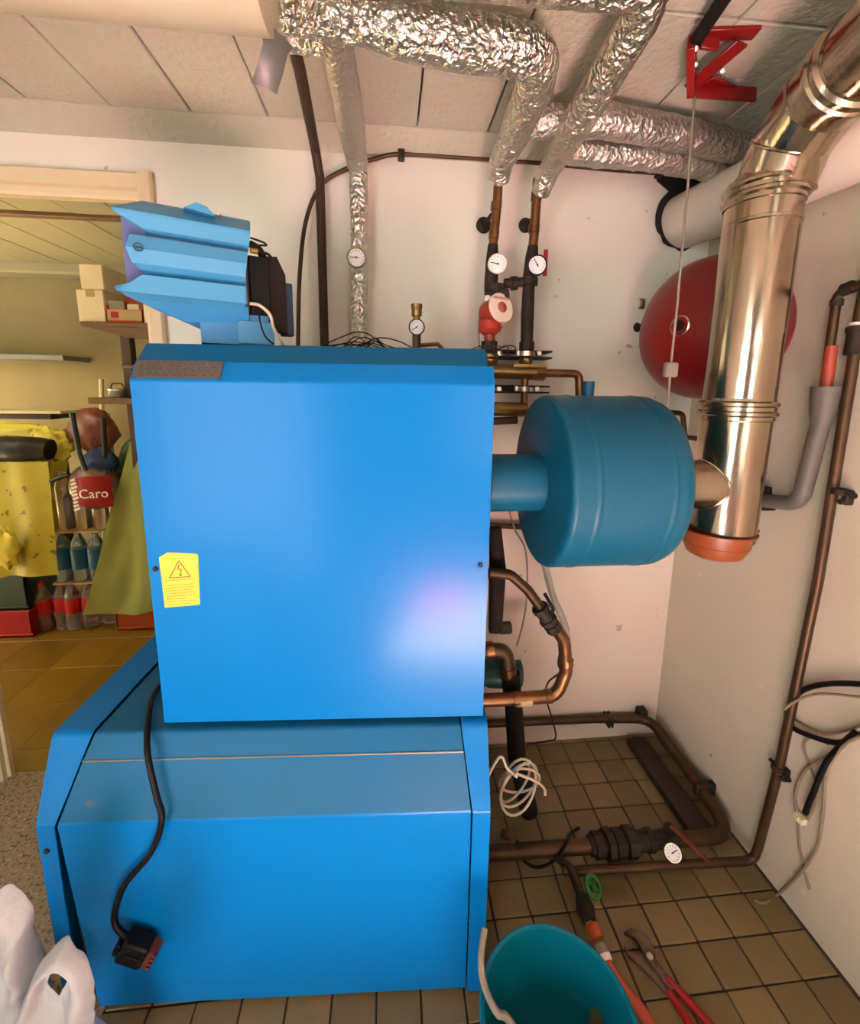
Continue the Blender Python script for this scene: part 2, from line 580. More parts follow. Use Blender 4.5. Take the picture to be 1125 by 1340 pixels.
# wall behind the camera: doorway on the left, window on the right
b = NB()
box(b, (XL, YR - 0.12, 0), (-2.3, YR, ZC + 0.05))
box(b, (-2.3, YR - 0.12, 2.0), (-0.9, YR, ZC + 0.05))
box(b, (-0.9, YR - 0.12, 0), (0.25, YR, ZC + 0.05))
box(b, (0.25, YR - 0.12, 0), (1.0, YR, 0.85))
box(b, (0.25, YR - 0.12, 1.9), (1.0, YR, ZC + 0.05))
box(b, (1.0, YR - 0.12, 0), (XR + 0.12, YR, ZC + 0.05))
struct('wall_front', b, 'wall_dark', flat=True)
b = NB()
for lo, hi in (((0.25, 0.85), (0.28, 1.9)), ((0.97, 0.85), (1.0, 1.9)), ((0.28, 0.85), (0.97, 0.88)), ((0.28, 1.87), (0.97, 1.9))):
    box(b, (lo[0], YR - 0.09, lo[1]), (hi[0], YR - 0.03, hi[1]))
struct('window_1', b, 'wood_cream', flat=True)
plain_box('sun_block_slab', (-2.9, -4.6, 2.15), (-0.5, YR - 0.12, 2.25), 'wall')  # unseen slab added outside to keep the sun out of the doorway
# ceiling: solid slab with separate planks under it
ceil = plain_box('ceiling', (XL, YR, ZC + 0.03), (XR, YB + 0.02, ZC + 0.12), 'gap')
xs = [-2.7] + [round(0.083 - 0.2045 * k, 4) for k in range(12, 0, -1)] + [0.083, 0.2875, 0.492, 0.70, 0.918, 1.08]
for i in range(len(xs) - 1):
    for (y0, y1) in ((-0.6, 0.933), (0.939, 1.375)):
        gp = {-0.5305: 0.0042, 0.2875: 0.0038, 0.083: 0.0030, -0.9395: 0.0026}.get(round(xs[i], 4), 0.0016)
        bb = box(NB(), (xs[i] + gp, y0, ZC + random.uniform(-0.001, 0.001)), (xs[i + 1] - 0.0012, y1, ZC + 0.03), 0.0025)
        struct('plank', bb, 'ceil', ceil, flat=True)
struct('plank', box(NB(), (XL, YR, ZC), (XR, -0.604, ZC + 0.03)), 'ceil', ceil, flat=True)
# plaster band between ceiling and back wall
b = NB()
prism(b, [(1.372, ZC - 0.004), (YB + 0.01, ZC - 0.035), (YB + 0.01, ZC + 0.06), (1.372, ZC + 0.06)], 'x', XL, 0.86)
prism(b, [(1.372, ZC - 0.004), (YB + 0.01, ZC - 0.035), (YB + 0.01, ZC + 0.06), (1.372, ZC + 0.06)], 'x', 0.86, XR)
struct('trim_1', b, 'ceil', flat=True)

# floor: grout bed, small tiles, terrazzo strip on the left
floor = plain_box('floor', (XL, YR, -0.10), (XR, YB, -0.004), 'grout')
struct('terrazzo', box(NB(), (XL, -0.35, -0.004), (-0.6405, YB + 0.02, 0.0)), 'terrazzo', floor, flat=True)
struct('screed', box(NB(), (XL, YR, -0.004), (XR, -0.36, 0.0)), 'concrete', floor, flat=True)
TX, TY = 0.1015, 0.0915
tb = box(NB(), (0.0022, 0.0022, -0.012), (TX - 0.0022, TY - 0.0022, 0.0), 0.0016)
t0 = struct('tile', tb, 'tile', floor, flat=True)
first = True
for i in range(17):
    for j in range(-3, 13):
        x, y = -0.642 + i * TX + (0.002 if j % 2 else 0.0), 0.3575 + j * TY
        if x > XR - 0.05 or (-0.55 < x < 0.10 and y > 0.95):
            continue
        if y < 0.4 and x < -0.7:
            continue
        o = t0 if first else t0.copy()
        if not first:
            COL.objects.link(o)
        first = False
        o.location = (x, y, random.uniform(-0.0008, 0.0008))
        o.rotation_euler = (R(random.uniform(-0.35, 0.35)), R(random.uniform(-0.35, 0.35)), R(random.uniform(-0.5, 0.5)))
# dirty mortar fillet at the foot of the right wall
struct('baseboard_right', prism(NB(), [(XR + 0.001, -0.003), (XR - 0.006, 0.0), (XR - 0.003, 0.004), (XR + 0.001, 0.007)], 'y', 0.3, YB), 'grout', flat=True)

# cream door casing round the doorway
door = struct('door_1', box(NB(), (DX0 - 0.01, YB + 0.02, DZ - 0.012), (DX1 + 0.01, YB + 0.11, DZ + 0.004)), 'wood_cream', flat=True)
hp = [(YB + 0.012, 1.918), (YB - 0.006, 1.918), (YB - 0.010, 1.926), (YB - 0.010, 1.942), (YB - 0.022, 1.947), (YB - 0.022, 1.985), (YB - 0.016, 1.990), (YB + 0.012, 1.990)]
struct('head_casing', prism(NB(), hp, 'x', -1.48, -0.722), 'wood_cream', door, flat=True)
cp = [(-0.722, YB + 0.01), (-0.722, YB - 0.024), (-0.712, YB - 0.026), (-0.690, YB - 0.022), (-0.684, YB - 0.014), (-0.684, YB + 0.01)]
struct('side_casing', prism(NB(), cp, 'z', 0.0, 1.995), 'wood_cream', door, flat=True)
struct('door_jamb', box(NB(), (-0.738, YB - 0.005, 0), (-0.722, YB + 0.12, 1.92)), 'wood_cream', door, flat=True)
cp = [(-1.349, YB + 0.025), (-1.349, YB + 0.008), (-1.356, YB + 0.002), (-1.358, YB - 0.012), (-1.366, YB - 0.020), (-1.368, YB - 0.032), (-1.385, YB - 0.040), (-1.48, YB - 0.040), (-1.48, YB + 0.025)]
struct('side_casing', prism(NB(), cp, 'z', 0.0, 1.95), 'wood_cream', door, flat=True)

# ------------------------------------------------------------------ store room behind the doorway
YF = 3.2
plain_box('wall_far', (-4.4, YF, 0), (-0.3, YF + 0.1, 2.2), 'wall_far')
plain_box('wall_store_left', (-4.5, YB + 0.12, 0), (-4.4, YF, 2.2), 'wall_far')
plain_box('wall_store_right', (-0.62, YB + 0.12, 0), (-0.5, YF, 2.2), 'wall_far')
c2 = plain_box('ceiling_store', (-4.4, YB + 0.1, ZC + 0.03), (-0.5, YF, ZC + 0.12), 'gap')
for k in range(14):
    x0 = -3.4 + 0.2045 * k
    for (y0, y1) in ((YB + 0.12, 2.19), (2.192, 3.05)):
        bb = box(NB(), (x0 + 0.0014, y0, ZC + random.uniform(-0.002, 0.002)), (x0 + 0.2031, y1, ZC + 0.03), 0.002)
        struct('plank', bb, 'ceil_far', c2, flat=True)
struct('batten', box(NB(), (-4.0, 2.172, ZC - 0.018), (-0.62, 2.21, ZC + 0.004), 0.003), 'wood', c2, flat=True)
struct('trim_2', box(NB(), (-4.4, 3.03, ZC - 0.06), (-0.6, YF, ZC + 0.02), 0.012), 'ceil_far', flat=True)
f2 = plain_box('floor_store', (-4.4, YB + 0.0, -0.1), (-0.5, YF, -0.008), 'far_grout')
tb = box(NB(), (0.0022, 0.0022, -0.012), (0.2578, 0.2578, 0.0), 0.0012)
t0 = struct('tile', tb, 'far_tile', f2, flat=True)
first = True
for i in range(7):
    for j in range(6):
        x, y = -2.462 + i * 0.26, 1.60 + j * 0.26
        o = t0 if first else t0.copy()
        if not first:
            COL.objects.link(o)
        first = False
        o.location = (x, y, -0.006)
t1b = box(NB(), (-2.4, 1.496, -0.012), (-0.66, 1.597, -0.006))
struct('threshold', t1b, 'far_tile', f2, flat=True)
lamp = light('store_lamp', 'POINT', (-2.45, 1.9, 1.70), (0, 0, 0), 3.4, (1.0, 0.88, 0.62), shadow_soft_size=0.12)

# ------------------------------------------------------------------ boiler on its tank (own frame: x along the front, y to the back)
BO, BA = (-0.648, 0.8155, 0.0), R(-3.03)
tank = thing('water_tank', 'low wide blue sheet metal tank casing on the floor under the boiler', 'water tank', BO, BA)


def dents(bm, amt=0.0015):
    for v in bm.verts:
        v.co.y += amt * noise.noise(v.co * 3.0)


# front sheet: vertical face, rounded fold, slope up to the seam
def sheet(prof, xs0, xs1, th, bm=None):
    """folded sheet along x; prof = (y,z) line, xs0/xs1 the left/right x at every point"""
    bm = bm or NB()
    n = len(prof)
    nrm = []
    for i in range(n):
        a = Vector(prof[max(0, i - 1)])
        c = Vector(prof[min(n - 1, i + 1)])
        d = (c - a).normalized()
        nrm.append(Vector((d.y, -d.x)))
    rows = []
    for s in (0, 1):
        for i in range(n):
            p = Vector(prof[i]) + nrm[i] * th * s
            rows.append([bm.verts.new((xs0[i] + (xs1[i] - xs0[i]) * k / 6, p.x, p.y)) for k in range(7)])
    for s in (0, 1):
        for i in range(n - 1):
            a, c = rows[s * n + i], rows[s * n + i + 1]
            for k in range(6):
                bm.faces.new((a[k], a[k + 1], c[k + 1], c[k]))
    for i in range(n - 1):
        for k in (0, 6):
            bm.faces.new((rows[i][k], rows[i + 1][k], rows[n + i + 1][k], rows[n + i][k]))
    for i in (0, n - 1):
        for k in range(6):
            bm.faces.new((rows[i][k], rows[i][k + 1], rows[n + i][k + 1], rows[n + i][k]))
    return bm


def round_prof(pts, r, n=5):
    return [(p.x, p.y) for p in (Vector((q.x, q.y)) for q in fillet([Vector((a, c, 0)) for a, c in pts], r, n))]


def edge_l(z):      # left edge of the front and top sheets: tapers in along the slope
    return -0.033 * min(1, z / 0.48) if z < 0.48 else -0.033 + 0.048 * min(1, (z - 0.48) / 0.165)


def edge_r(z):
    return 0.821 if z < 0.49 else 0.821 - 0.020 * min(1, (z - 0.49) / 0.155)


pf = round_prof([(0.004, 0.012), (0.004, 0.25), (0.004, 0.490), (0.046, 0.597)], 0.022)
pf = [pf[0], (0.004, 0.13)] + pf[1:]
bm_ = sheet(pf, [edge_l(p[1]) for p in pf], [edge_r(p[1]) for p in pf], 0.004)
for f in bm_.faces:
    f.material_index = 1 if f.calc_center_median().z > 0.502 else 0  # slope takes the dusty copy with shade in its colour
obj('front_panel', bm_, ['blue', 'blue_top'], tank, world=False)
pt = round_prof([(0.047, 0.600), (0.072, 0.645), (0.30, 0.646), (0.55, 0.647)], 0.012)
obj('top_panel', sheet(pt, [edge_l(p[1]) for p in pt], [edge_r(p[1]) for p in pt], 0.004), 'blue_top', tank, world=False)
b = NB()
tube(b, [(edge_l(0.5995), 0.0455, 0.5995), (edge_r(0.5995), 0.0455, 0.5995)], 0.0016, seg=6)
obj('seam_trim', b, 'zinc', tank, world=False, label='bright seam strip across the sloping front')
sp = round_prof([(0.0, 0.006), (0.0, 0.25), (0.0, 0.493), (0.068, 0.650), (0.30, 0.651), (0.55, 0.651)], 0.020)
for nm, x0, x1 in (('left', -0.070, -0.037), ('right', 0.824, 0.862)):
    b = NB()
    poly = sp + [(0.55, 0.006)]
    # casing cheek: an outer leaf and a folded flange
    n = len(sp)
    if nm == 'left':
        sheet(sp, [x0] * n, [edge_l(max(p[1], 0.48)) - 0.004 if p[1] > 0.3 else -0.037 for p in sp], 0.003, b)
    else:
        sheet(sp, [edge_r(p[1]) + 0.003 for p in sp], [x1] * n, 0.003, b)
    prism(b, [(p[0] + 0.0005, p[1] - 0.0005) for p in poly], 'x', x0 if nm == 'left' else x1 - 0.003, (x0 + 0.003) if nm == 'left' else x1)
    obj('side_panel', b, 'blue', tank, world=False)
b = prism(NB(), [(0.016, 0.03), (0.016, 0.47), (0.085, 0.63), (0.545, 0.63), (0.545, 0.03)], 'x', -0.030, 0.815)
obj('inner_tank', b, 'black', tank, world=False, label='black inside of the casing, seen in the gap')
for (x, z, y) in ((-0.055, 0.435, -0.001),):
    b = NB()
    lathe(b, [(0.006, 0), (0.005, 0.003), (0.0, 0.0035)], (x, y, z), (0, -1, 0), 12)
    obj('screw', b, 'iron', tank, world=False)

boiler = thing('boiler', 'big blue boiler casing with a flat front panel standing on the tank', 'boiler', (-0.648, 0.8155, 0.6515), BA)
BZ = 0.6515
UL, UR = 0.153, 0.854


def bl(bm):
    bmesh.ops.translate(bm, vec=(0, 0, -BZ), verts=bm.verts)
    return bm


pf = round_prof([(0.085, 0.654), (0.085, 1.0), (0.085, 1.391), (0.110, 1.428)], 0.014)
b = sheet(pf, [UL] * len(pf), [UR] * len(pf), 0.003)
box(b, (UL, 0.086, 0.654), (UL + 0.003, 0.12, 1.39))
box(b, (UR - 0.003, 0.086, 0.654), (UR, 0.12, 1.39))
obj('front_panel', bl(b), 'blue', boiler, world=False)
pf = round_prof([(0.1105, 1.4285), (0.150, 1.466), (0.30, 1.468), (0.46, 1.468)], 0.01)
b = sheet(pf, [UL + 0.001] * len(pf), [UR - 0.012] * len(pf), 0.003)
obj('top_cover', bl(b), 'blue_top', boiler, world=False)
pf = [(0.122, 0.654), (0.122, 1.40), (0.155, 1.458), (0.46, 1.460), (0.46, 0.654)]
obj('body', bl(prism(NB(), pf, 'x', UL + 0.006, UR - 0.006)), 'blue_top', boiler, world=False)
for (u, v) in ((0, 0), (1, 1)):
    q = (0.163, 0.085, 1.011) if u == 0 else (0.841, 0.085, 1.015)
    b = NB()
    lathe(b, [(0.0055, 0), (0.005, 0.003), (0.0, 0.0035)], (q[0] + (0.004 if u == 0 else -0.004), 0.084, q[2]), (0, -1, 0), 12)
    obj('screw', bl(b), 'iron', boiler, world=False)
# grey nameplate on the slope
sl = Vector((0.025, 0.037)).normalized()


def slope(x, t):      # t = metres up the slope from the fold
    return Vector((x, 0.0855 + sl.x * t - 0.0016, 1.391 + sl.y * t + 0.0010))


def quad_plate(bm, P, n, th):
    a = [bm.verts.new(p) for p in P]
    c = [bm.verts.new(p + n * th) for p in P]
    bm.faces.new(a)
    bm.faces.new(c)
    for i in range(4):
        bm.faces.new((a[i], a[(i + 1) % 4], c[(i + 1) % 4], c[i]))


sn = Vector((0, -sl.y, sl.x))
b = NB()
quad_plate(b, [slope(0.158, 0.004), slope(0.322, 0.004), slope(0.322, 0.044), slope(0.158, 0.044)], sn, 0.0022)
pl = obj('nameplate', bl(b), 'plate', boiler, world=False, flat=True, label='grey nameplate with rows of fine print')
b = NB()
for r_ in range(7):
    x = 0.166
    while x < 0.312:
        w = random.uniform(0.003, 0.011)
        t = 0.0085 + r_ * 0.005
        quad_plate(b, [p + sn * 0.0022 for p in (slope(x, t), slope(x + w, t), slope(x + w, t + 0.0017), slope(x, t + 0.0017))], sn, 0.0003)
        x += w + random.uniform(0.002, 0.010)
obj('small_print', bl(b), 'print', pl, world=False, flat=True, kind='stuff')
# yellow warning sticker
q0, q1, q2, q3 = (Vector(p) for p in ((0.178, 0.085, 0.925), (0.250, 0.085, 0.931), (0.254, 0.085, 1.042), (0.176, 0.085, 1.037)))
YS = 0.0838
st = NB()
pts = [q0, q1, q2 + Vector((0, 0, -0.002)), q2 + Vector((-0.004, 0, 0.001)), q3 + Vector((0.018, 0, 0.009)), q3 + Vector((0.0, 0, -0.002))]
pts = [(p.x, p.z) for p in pts]
prism(st, pts, 'y', YS, YS + 0.0012)
stk = obj('warning_sticker', bl(st), 'yellow', boiler, world=False, flat=True, label='yellow warning sticker with lightning triangle')


def stp(u, v):       # 0..1 across, 0..1 up the sticker
    return (q0 + (q1 - q0) * u) * (1 - v) + (q3 + (q2 - q3) * u) * v


b = NB()


def bar(bm, p, q, w, y=YS - 0.0005):
    d = (q - p)
    d.y = 0
    d.normalize()
    s = Vector((-d.z, 0, d.x)) * w / 2
    P = [p - s, q - s, q + s, p + s]
    quad_plate(bm, [Vector((k.x, y, k.z)) for k in P], Vector((0, 1, 0)), 0.0005)


tri = [stp(0.22, 0.575), stp(0.78, 0.575), stp(0.5, 0.90)]
for i in range(3):
    bar(b, tri[i], tri[(i + 1) % 3], 0.0022)
bolt = [stp(0.50, 0.83), stp(0.455, 0.725), stp(0.545, 0.735), stp(0.515, 0.615)]
for i in range(3):
    bar(b, bolt[i], bolt[i + 1], 0.0022 if i != 1 else 0.0015)
bar(b, stp(0.48, 0.63), stp(0.515, 0.60), 0.0022)
bar(b, stp(0.56, 0.64), stp(0.515, 0.60), 0.0018)
obj('lightning_triangle', bl(b), 'olive', stk, world=False, flat=True)
b = NB()
rows = [(0.94, 0.3, 0.66), (0.525, 0.10, 0.90)] + [(0.43 - 0.054 * k, 0.08, (0.88, 0.85, 0.82, 0.9, 0.9, 0.62, 0.9, 0.72)[k]) for k in range(8)]
for v, u0, u1 in rows:
    u = u0
    while u < u1:
        w = random.uniform(0.04, 0.15)
        bar(b, stp(u, v), stp(min(u + w, u1), v), 0.0013)
        u += w + 0.025
obj('warning_text', bl(b), 'ochre', stk, world=False, flat=True, kind='stuff')

# black cable with its connector hanging over the tank front
ct = thing('connector_cable', 'black cable with a connector plug hanging over the front of the low tank', 'cable', (-0.50, 0.80, 0.3))
T_ = lambda x, y, z: Matrix.Translation(BO) @ Matrix.Rotation(BA, 4, 'Z') @ Vector((x, y, z))
cpts = [T_(*(0.076, 0.218, 0.655)), T_(*(0.083, 0.164, 0.657)), T_(*(0.113, 0.095, 0.657)), T_(*(0.144, 0.045, 0.617)) + Vector((0, -0.012, 0.01)), T_(*(0.171, 0.010, 0.550)) + Vector((0, -0.004, 0)), T_(*(0.186, -0.008, 0.511)), T_(*(0.156, -0.006, 0.429)), T_(*(0.098, -0.006, 0.355)), T_(*(0.071, -0.008, 0.291)), T_(*(0.071, -0.012, 0.253)), T_(*(0.098, -0.018, 0.229))]
b = NB()
tube(b, cpts, 0.0062, seg=10, curve=True)
obj('cord', b, 'black', ct)
c0 = T_(*(0.120, -0.022, 0.209))
mt = Matrix.Translation(c0) @ Matrix.Rotation(BA, 4, 'Z') @ Matrix.Rotation(R(28), 4, 'Y')
b = box(NB(), (-0.034, -0.018, -0.030), (0.020, 0.018, 0.026), 0.004, mt)
box(b, (-0.046, -0.014, -0.022), (-0.034, 0.014, 0.008), 0.003, mt)
box(b, (-0.018, -0.021, -0.010), (0.012, -0.018, 0.004), 0.001, mt)
obj('plug', b, 'black', ct)
b = box(NB(), (0.020, -0.015, -0.024), (0.032, 0.015, 0.022), 0.002, mt)
for k in range(4):
    box(b, (0.030, -0.017, -0.021 + k * 0.0115), (0.040, 0.012, -0.014 + k * 0.0115), 0.001, mt)
obj('plug_clip', b, mat('dull red plug', (0.09, 0.014, 0.010), 0.5), ct, label='dull red clip of the plug')

# ------------------------------------------------------------------ control console on the boiler
KO, KA = (-0.27, 0.97, 1.475), R(24)
con = thing('control_console', 'angular light blue control console with three ridges on top of the boiler', 'control panel', KO, KA)


def kl(bm):
    bmesh.ops.translate(bm, vec=(0, 0, -KO[2]), verts=bm.verts)
    return bm


def ridge(rows, xr=-0.012):
    """rows of (y, z, x_left, x_right): a strip whose ends can be slanted, closed at the back"""
    bm = NB()
    F = []
    for (y, z, x0, x1) in rows:
        F.append((bm.verts.new((x0, y, z)), bm.verts.new((x1, y, z))))
    n = len(F)
    for i in range(n):
        a, c = F[i], F[(i + 1) % n]
        bm.faces.new((a[0], a[1], c[1], c[0]))
    bm.faces.new([f[0] for f in F])
    bm.faces.new([f[1] for f in F])
    return bm


rd = [('upper_ridge', [(0.10, 1.742, -0.190, 0.008), (0.05, 1.722, -0.195, 0.002), (0.0, 1.690, -0.234, -0.006), (0.0, 1.6855, -0.232, -0.006), (0.004, 1.663, -0.188, -0.009), (0.024, 1.655, -0.185, -0.009), (0.10, 1.655, -0.18, -0.009)]),
      ('middle_ridge', [(0.024, 1.654, -0.200, -0.012), (0.0, 1.649, -0.210, -0.012), (-0.010, 1.624, -0.217, -0.017), (-0.004, 1.600, -0.210, -0.020), (0.022, 1.586, -0.190, -0.020)]),
      ('lower_ridge', [(0.024, 1.589, -0.195, -0.020), (0.0, 1.582, -0.196, -0.021), (0.0, 1.566, -0.215, -0.021), (0.0, 1.5565, -0.241, -0.021), (0.0, 1.5495, -0.238, -0.021), (0.03, 1.540, -0.21, -0.021), (0.10, 1.525, -0.16, -0.02)])]
for nm, rows in rd:
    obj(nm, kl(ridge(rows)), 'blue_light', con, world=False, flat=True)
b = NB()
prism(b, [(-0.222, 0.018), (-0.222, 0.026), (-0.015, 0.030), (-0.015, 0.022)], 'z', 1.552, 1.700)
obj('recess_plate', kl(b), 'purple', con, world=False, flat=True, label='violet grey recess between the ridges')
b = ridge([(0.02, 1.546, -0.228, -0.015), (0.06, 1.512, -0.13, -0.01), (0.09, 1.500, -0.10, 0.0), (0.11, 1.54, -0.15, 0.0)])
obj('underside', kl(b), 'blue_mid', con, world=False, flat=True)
b = NB()
prism(b, [(-0.120, 1.718), (-0.098, 1.731), (-0.080, 1.727), (-0.066, 1.712)], 'y', 0.02, 0.09)
obj('top_knob', kl(b), 'blue_light', con, world=False, flat=True)
b = NB()
lathe(b, [(0.0075, 0), (0.0075, 0.002), (0.006, 0.0025), (0.006, 0.001), (0.0, 0.001)], (-0.198, -0.0085, 1.626), (0, -1, 0.3), 16)
s = obj('screw', kl(b), 'blue_light', con, world=False)
b = NB()
lathe(b, [(0.0078, 0), (0.0078, 0.0026), (0.0066, 0.0026), (0.0066, 0)], (-0.198, -0.0087, 1.626), (0, -1, 0.3), 16, close=False)
box(b, (-0.2035, -0.0125, 1.6252), (-0.1925, -0.0095, 1.6268))
obj('screw_slot', kl(b), 'print', s, world=False)
b = NB()
prism(b, [(-0.105, 0.06), (0.03, 0.05), (0.05, 0.16), (-0.10, 0.17)], 'z', 1.472, 1.535)
obj('support', kl(b), 'blue_mid', con, world=False, flat=True)
b = box(NB(), (-0.035, 0.045, 1.473), (0.040, 0.10, 1.522), 0.002)
obj('support_bracket', kl(b), 'blue_light', con, world=False, flat=True)
# open back with its parts
b = box(NB(), (-0.18, 0.03, 1.54), (-0.022, 0.115, 1.70))
obj('housing', kl(b), 'blue_mid', con, world=False, flat=True)
b = box(NB(), (-0.008, 0.04, 1.535), (0.035, 0.12, 1.655), 0.003)
obj('relay_box', kl(b), 'black', con, world=False, flat=True)
b = NB()
prism(b, [(0.030, 1.520), (0.072, 1.500), (0.072, 1.628), (0.055, 1.665), (0.030, 1.662)], 'y', 0.06, 0.10)
obj('terminal_cover', kl(b), 'darkbrown', con, world=False, flat=True, label='dark brown cover plate')
b = box(NB(), (0.065, 0.085, 1.500), (0.092, 0.11, 1.618), 0.002)
obj('back_plate', kl(b), mat('dark petrol plate', (0.01, 0.05, 0.09), 0.5), con, world=False, flat=True)
b = NB()
tube(b, [(0.0, 0.05, 1.68), (0.02, 0.06, 1.672), (0.035, 0.07, 1.64), (0.05, 0.07, 1.60)], 0.008, seg=8, curve=True)
tube(b, [(0.002, 0.06, 1.695), (0.028, 0.06, 1.690), (0.034, 0.06, 1.685), (0.020, 0.06, 1.683)], 0.0022, seg=6, curve=True)
tube(b, [(0.01, 0.06, 1.67), (0.035, 0.06, 1.668), (0.045, 0.06, 1.66)], 0.003, seg=6, curve=True)
obj('wire_bundle', kl(b), 'darkbrown', con, world=False)
b = NB()
box(b, (0.0, 0.05, 1.664), (0.016, 0.062, 1.684), 0.002)
obj('yellow_terminal', kl(b), mat('dull yellow', (0.30, 0.24, 0.03), 0.5), con, world=False, label='dull yellow terminal')
b = NB()
tube(b, [(-0.010, 0.035, 1.556), (0.010, 0.03, 1.553), (0.030, 0.03, 1.535), (0.038, 0.04, 1.510), (0.055, 0.05, 1.482), (0.06, 0.06, 1.476)], 0.0036, seg=8, curve=True)
obj('white_lead', kl(b), 'cable_white', con, world=False, label='white lead running down to the boiler top')
b = NB()
tube(b, [(0.008, 0.035, 1.540), (0.010, 0.032, 1.515), (0.018, 0.032, 1.49), (0.034, 0.03, 1.474)], 0.002, seg=6, curve=True)
obj('black_lead', kl(b), 'black', con, world=False)
b = NB()
prism(b, [(-0.056, 1.712), (-0.054, 1.730), (-0.048, 1.715), (-0.040, 1.718), (-0.034, 1.722), (-0.026, 1.716), (-0.022, 1.706)], 'y', 0.05, 0.07)
obj('terminal_tip', kl(b), 'pump_red', con, world=False, flat=True)
# tangle of thin wires on the boiler top
b = NB()
random.seed(3)
for k in range(9):
    x0, x1 = random.uniform(-0.22, -0.08), random.uniform(-0.02, 0.12)
    y0 = random.uniform(1.12, 1.20)
    pts = [(x0 + (x1 - x0) * t / 4, y0 + random.uniform(-0.02, 0.02), 1.474 + 0.045 * math.sin(PI * t / 4) * random.random() + 0.004 * random.random()) for t in range(5)]
    tube(b, pts, 0.0016, seg=5, curve=True)
for k in range(5):
    x0 = 0.22 + 0.02 * k
    tube(b, [(x0 - 0.03, 1.15, 1.473), (x0, 1.15, 1.485 + 0.01 * random.random()), (x0 + 0.03, 1.15, 1.495), (x0 + 0.035, 1.15, 1.474)], 0.0015, seg=5, curve=True)
o = tag(obj('thin_wires', b, 'darkbrown'), 'tangle of thin dark sensor wires lying across the boiler top', 'wires')
rebase(o)
b = NB()
tube(b, [(-0.22, 1.13, 1.476), (-0.12, 1.15, 1.476), (-0.02, 1.15, 1.478), (0.06, 1.14, 1.476)], 0.006, seg=8, curve=True)
o = tag(obj('black_cable', b, 'black'), 'thick black cable lying along the back edge of the boiler top', 'cable')
rebase(o)

# ------------------------------------------------------------------ drum and flue
DY, DZc = 0.97, 1.172
dr = thing('silencer_drum', 'petrol blue drum shaped flue silencer between the boiler and the flue', 'silencer', (0.47, DY, DZc))
b = NB()
rr = 0.199
lathe(b, [(0.0, 0.0), (rr - 0.020, 0.0), (rr - 0.010, 0.001), (rr - 0.003, 0.004), (rr, 0.010), (rr, 0.013), (rr, 0.047), (rr, 0.050), (rr + 0.0015, 0.053), (rr + 0.0015, 0.058), (rr, 0.061), (rr, 0.064), (rr, 0.202), (rr, 0.205), (rr + 0.0015, 0.208), (rr + 0.0015, 0.212), (rr, 0.215), (rr, 0.218), (rr, 0.230), (rr, 0.236), (rr - 0.006, 0.252), (rr - 0.022, 0.262), (0.0, 0.262)], (0.349, DY, DZc), (1, 0, 0), 64)
obj('drum_shell', b, 'teal', dr, sharp=50)
b = NB()
lathe(b, [(0.067, 0.0), (0.067, 0.14)], (0.212, DY, 1.168), (1, 0, 0), 36)
obj('inlet_pipe', b, 'teal', dr)
b = NB()
lathe(b, [(0.067, 0), (0.074, 0.001), (0.074, 0.010), (0.067, 0.011)], (0.2125, DY, 1.168), (1, 0, 0), 36)
obj('clamp_ring', b, 'black', dr, label='black and bright clamp ring at the boiler')
q = (0.457, 0.970, 1.393)
b = NB()
lathe(b, [(0.0125, -0.03), (0.0125, 0.032), (0.010, 0.032), (0.010, 0.01), (0, 0.01)], (q[0], DY, DZc + rr + 0.0), (0, 0, 1), 20)
obj('test_stub', b, 'teal', dr)

FX = 0.830
fl = thing('flue_pipe', 'shiny stainless steel flue pipe rising from the drum and bending to the upper right', 'flue', (FX, DY, 1.03))
FR = 0.0735


def collar(p, axis, r):
    bm = NB()
    lathe(bm, [(r, -0.028), (r + 0.003, -0.026), (r + 0.003, -0.018), (r + 0.0085, -0.014), (r + 0.0085, -0.008), (r + 0.004, -0.004), (r + 0.004, 0.004), (r + 0.0085, 0.008), (r + 0.0085, 0.014), (r + 0.001, 0.018), (r, 0.024)], p, axis, 48)
    return bm


b = NB()
lathe(b, [(FR, 0.0), (FR, 0.315)], (FX, DY, 1.025), (0, 0, 1), 48)
obj('lower_section', b, 'steel', fl)
b = NB()
lathe(b, [(0.058, 0.0), (0.058, 0.10), (0.062, 0.18)], (0.612, DY, 1.160), (1, 0, 0), 40)
obj('tee_branch', b, 'steel', fl)
# the raised saddle seam of the tee
b = NB()
pts = []
for k in range(33):
    a = 2 * PI * k / 32
    y, z = 0.060 * math.cos(a), 0.060 * math.sin(a)
    xx = -math.sqrt(max(0, FR ** 2 - y ** 2)) - 0.001
    pts.append((FX + xx, DY + y, 1.160 + z))
tube(b, pts, 0.004, seg=8, cap=False)
obj('tee_seam', b, 'steel', fl)
b = NB()
lathe(b, [(0.058, 0), (0.064, 0.002), (0.064, 0.012), (0.058, 0.014)], (0.614, DY, 1.160), (1, 0, 0), 40)
obj('branch_ring', b, 'steel', fl)
obj('collar', collar((FX, DY, 1.345), (0, 0, 1), FR), 'steel', fl)
b = NB()
lathe(b, [(FR, 0), (FR, 0.405), (FR + 0.002, 0.407), (FR + 0.002, 0.412), (FR, 0.414), (FR, 0.47)], (FX, DY, 1.340), (0, 0, 1), 48)
obj('main_section', b, 'steel', fl)
obj('collar', collar((FX, DY, 1.815), (0, 0, 1), FR), 'steel', fl)
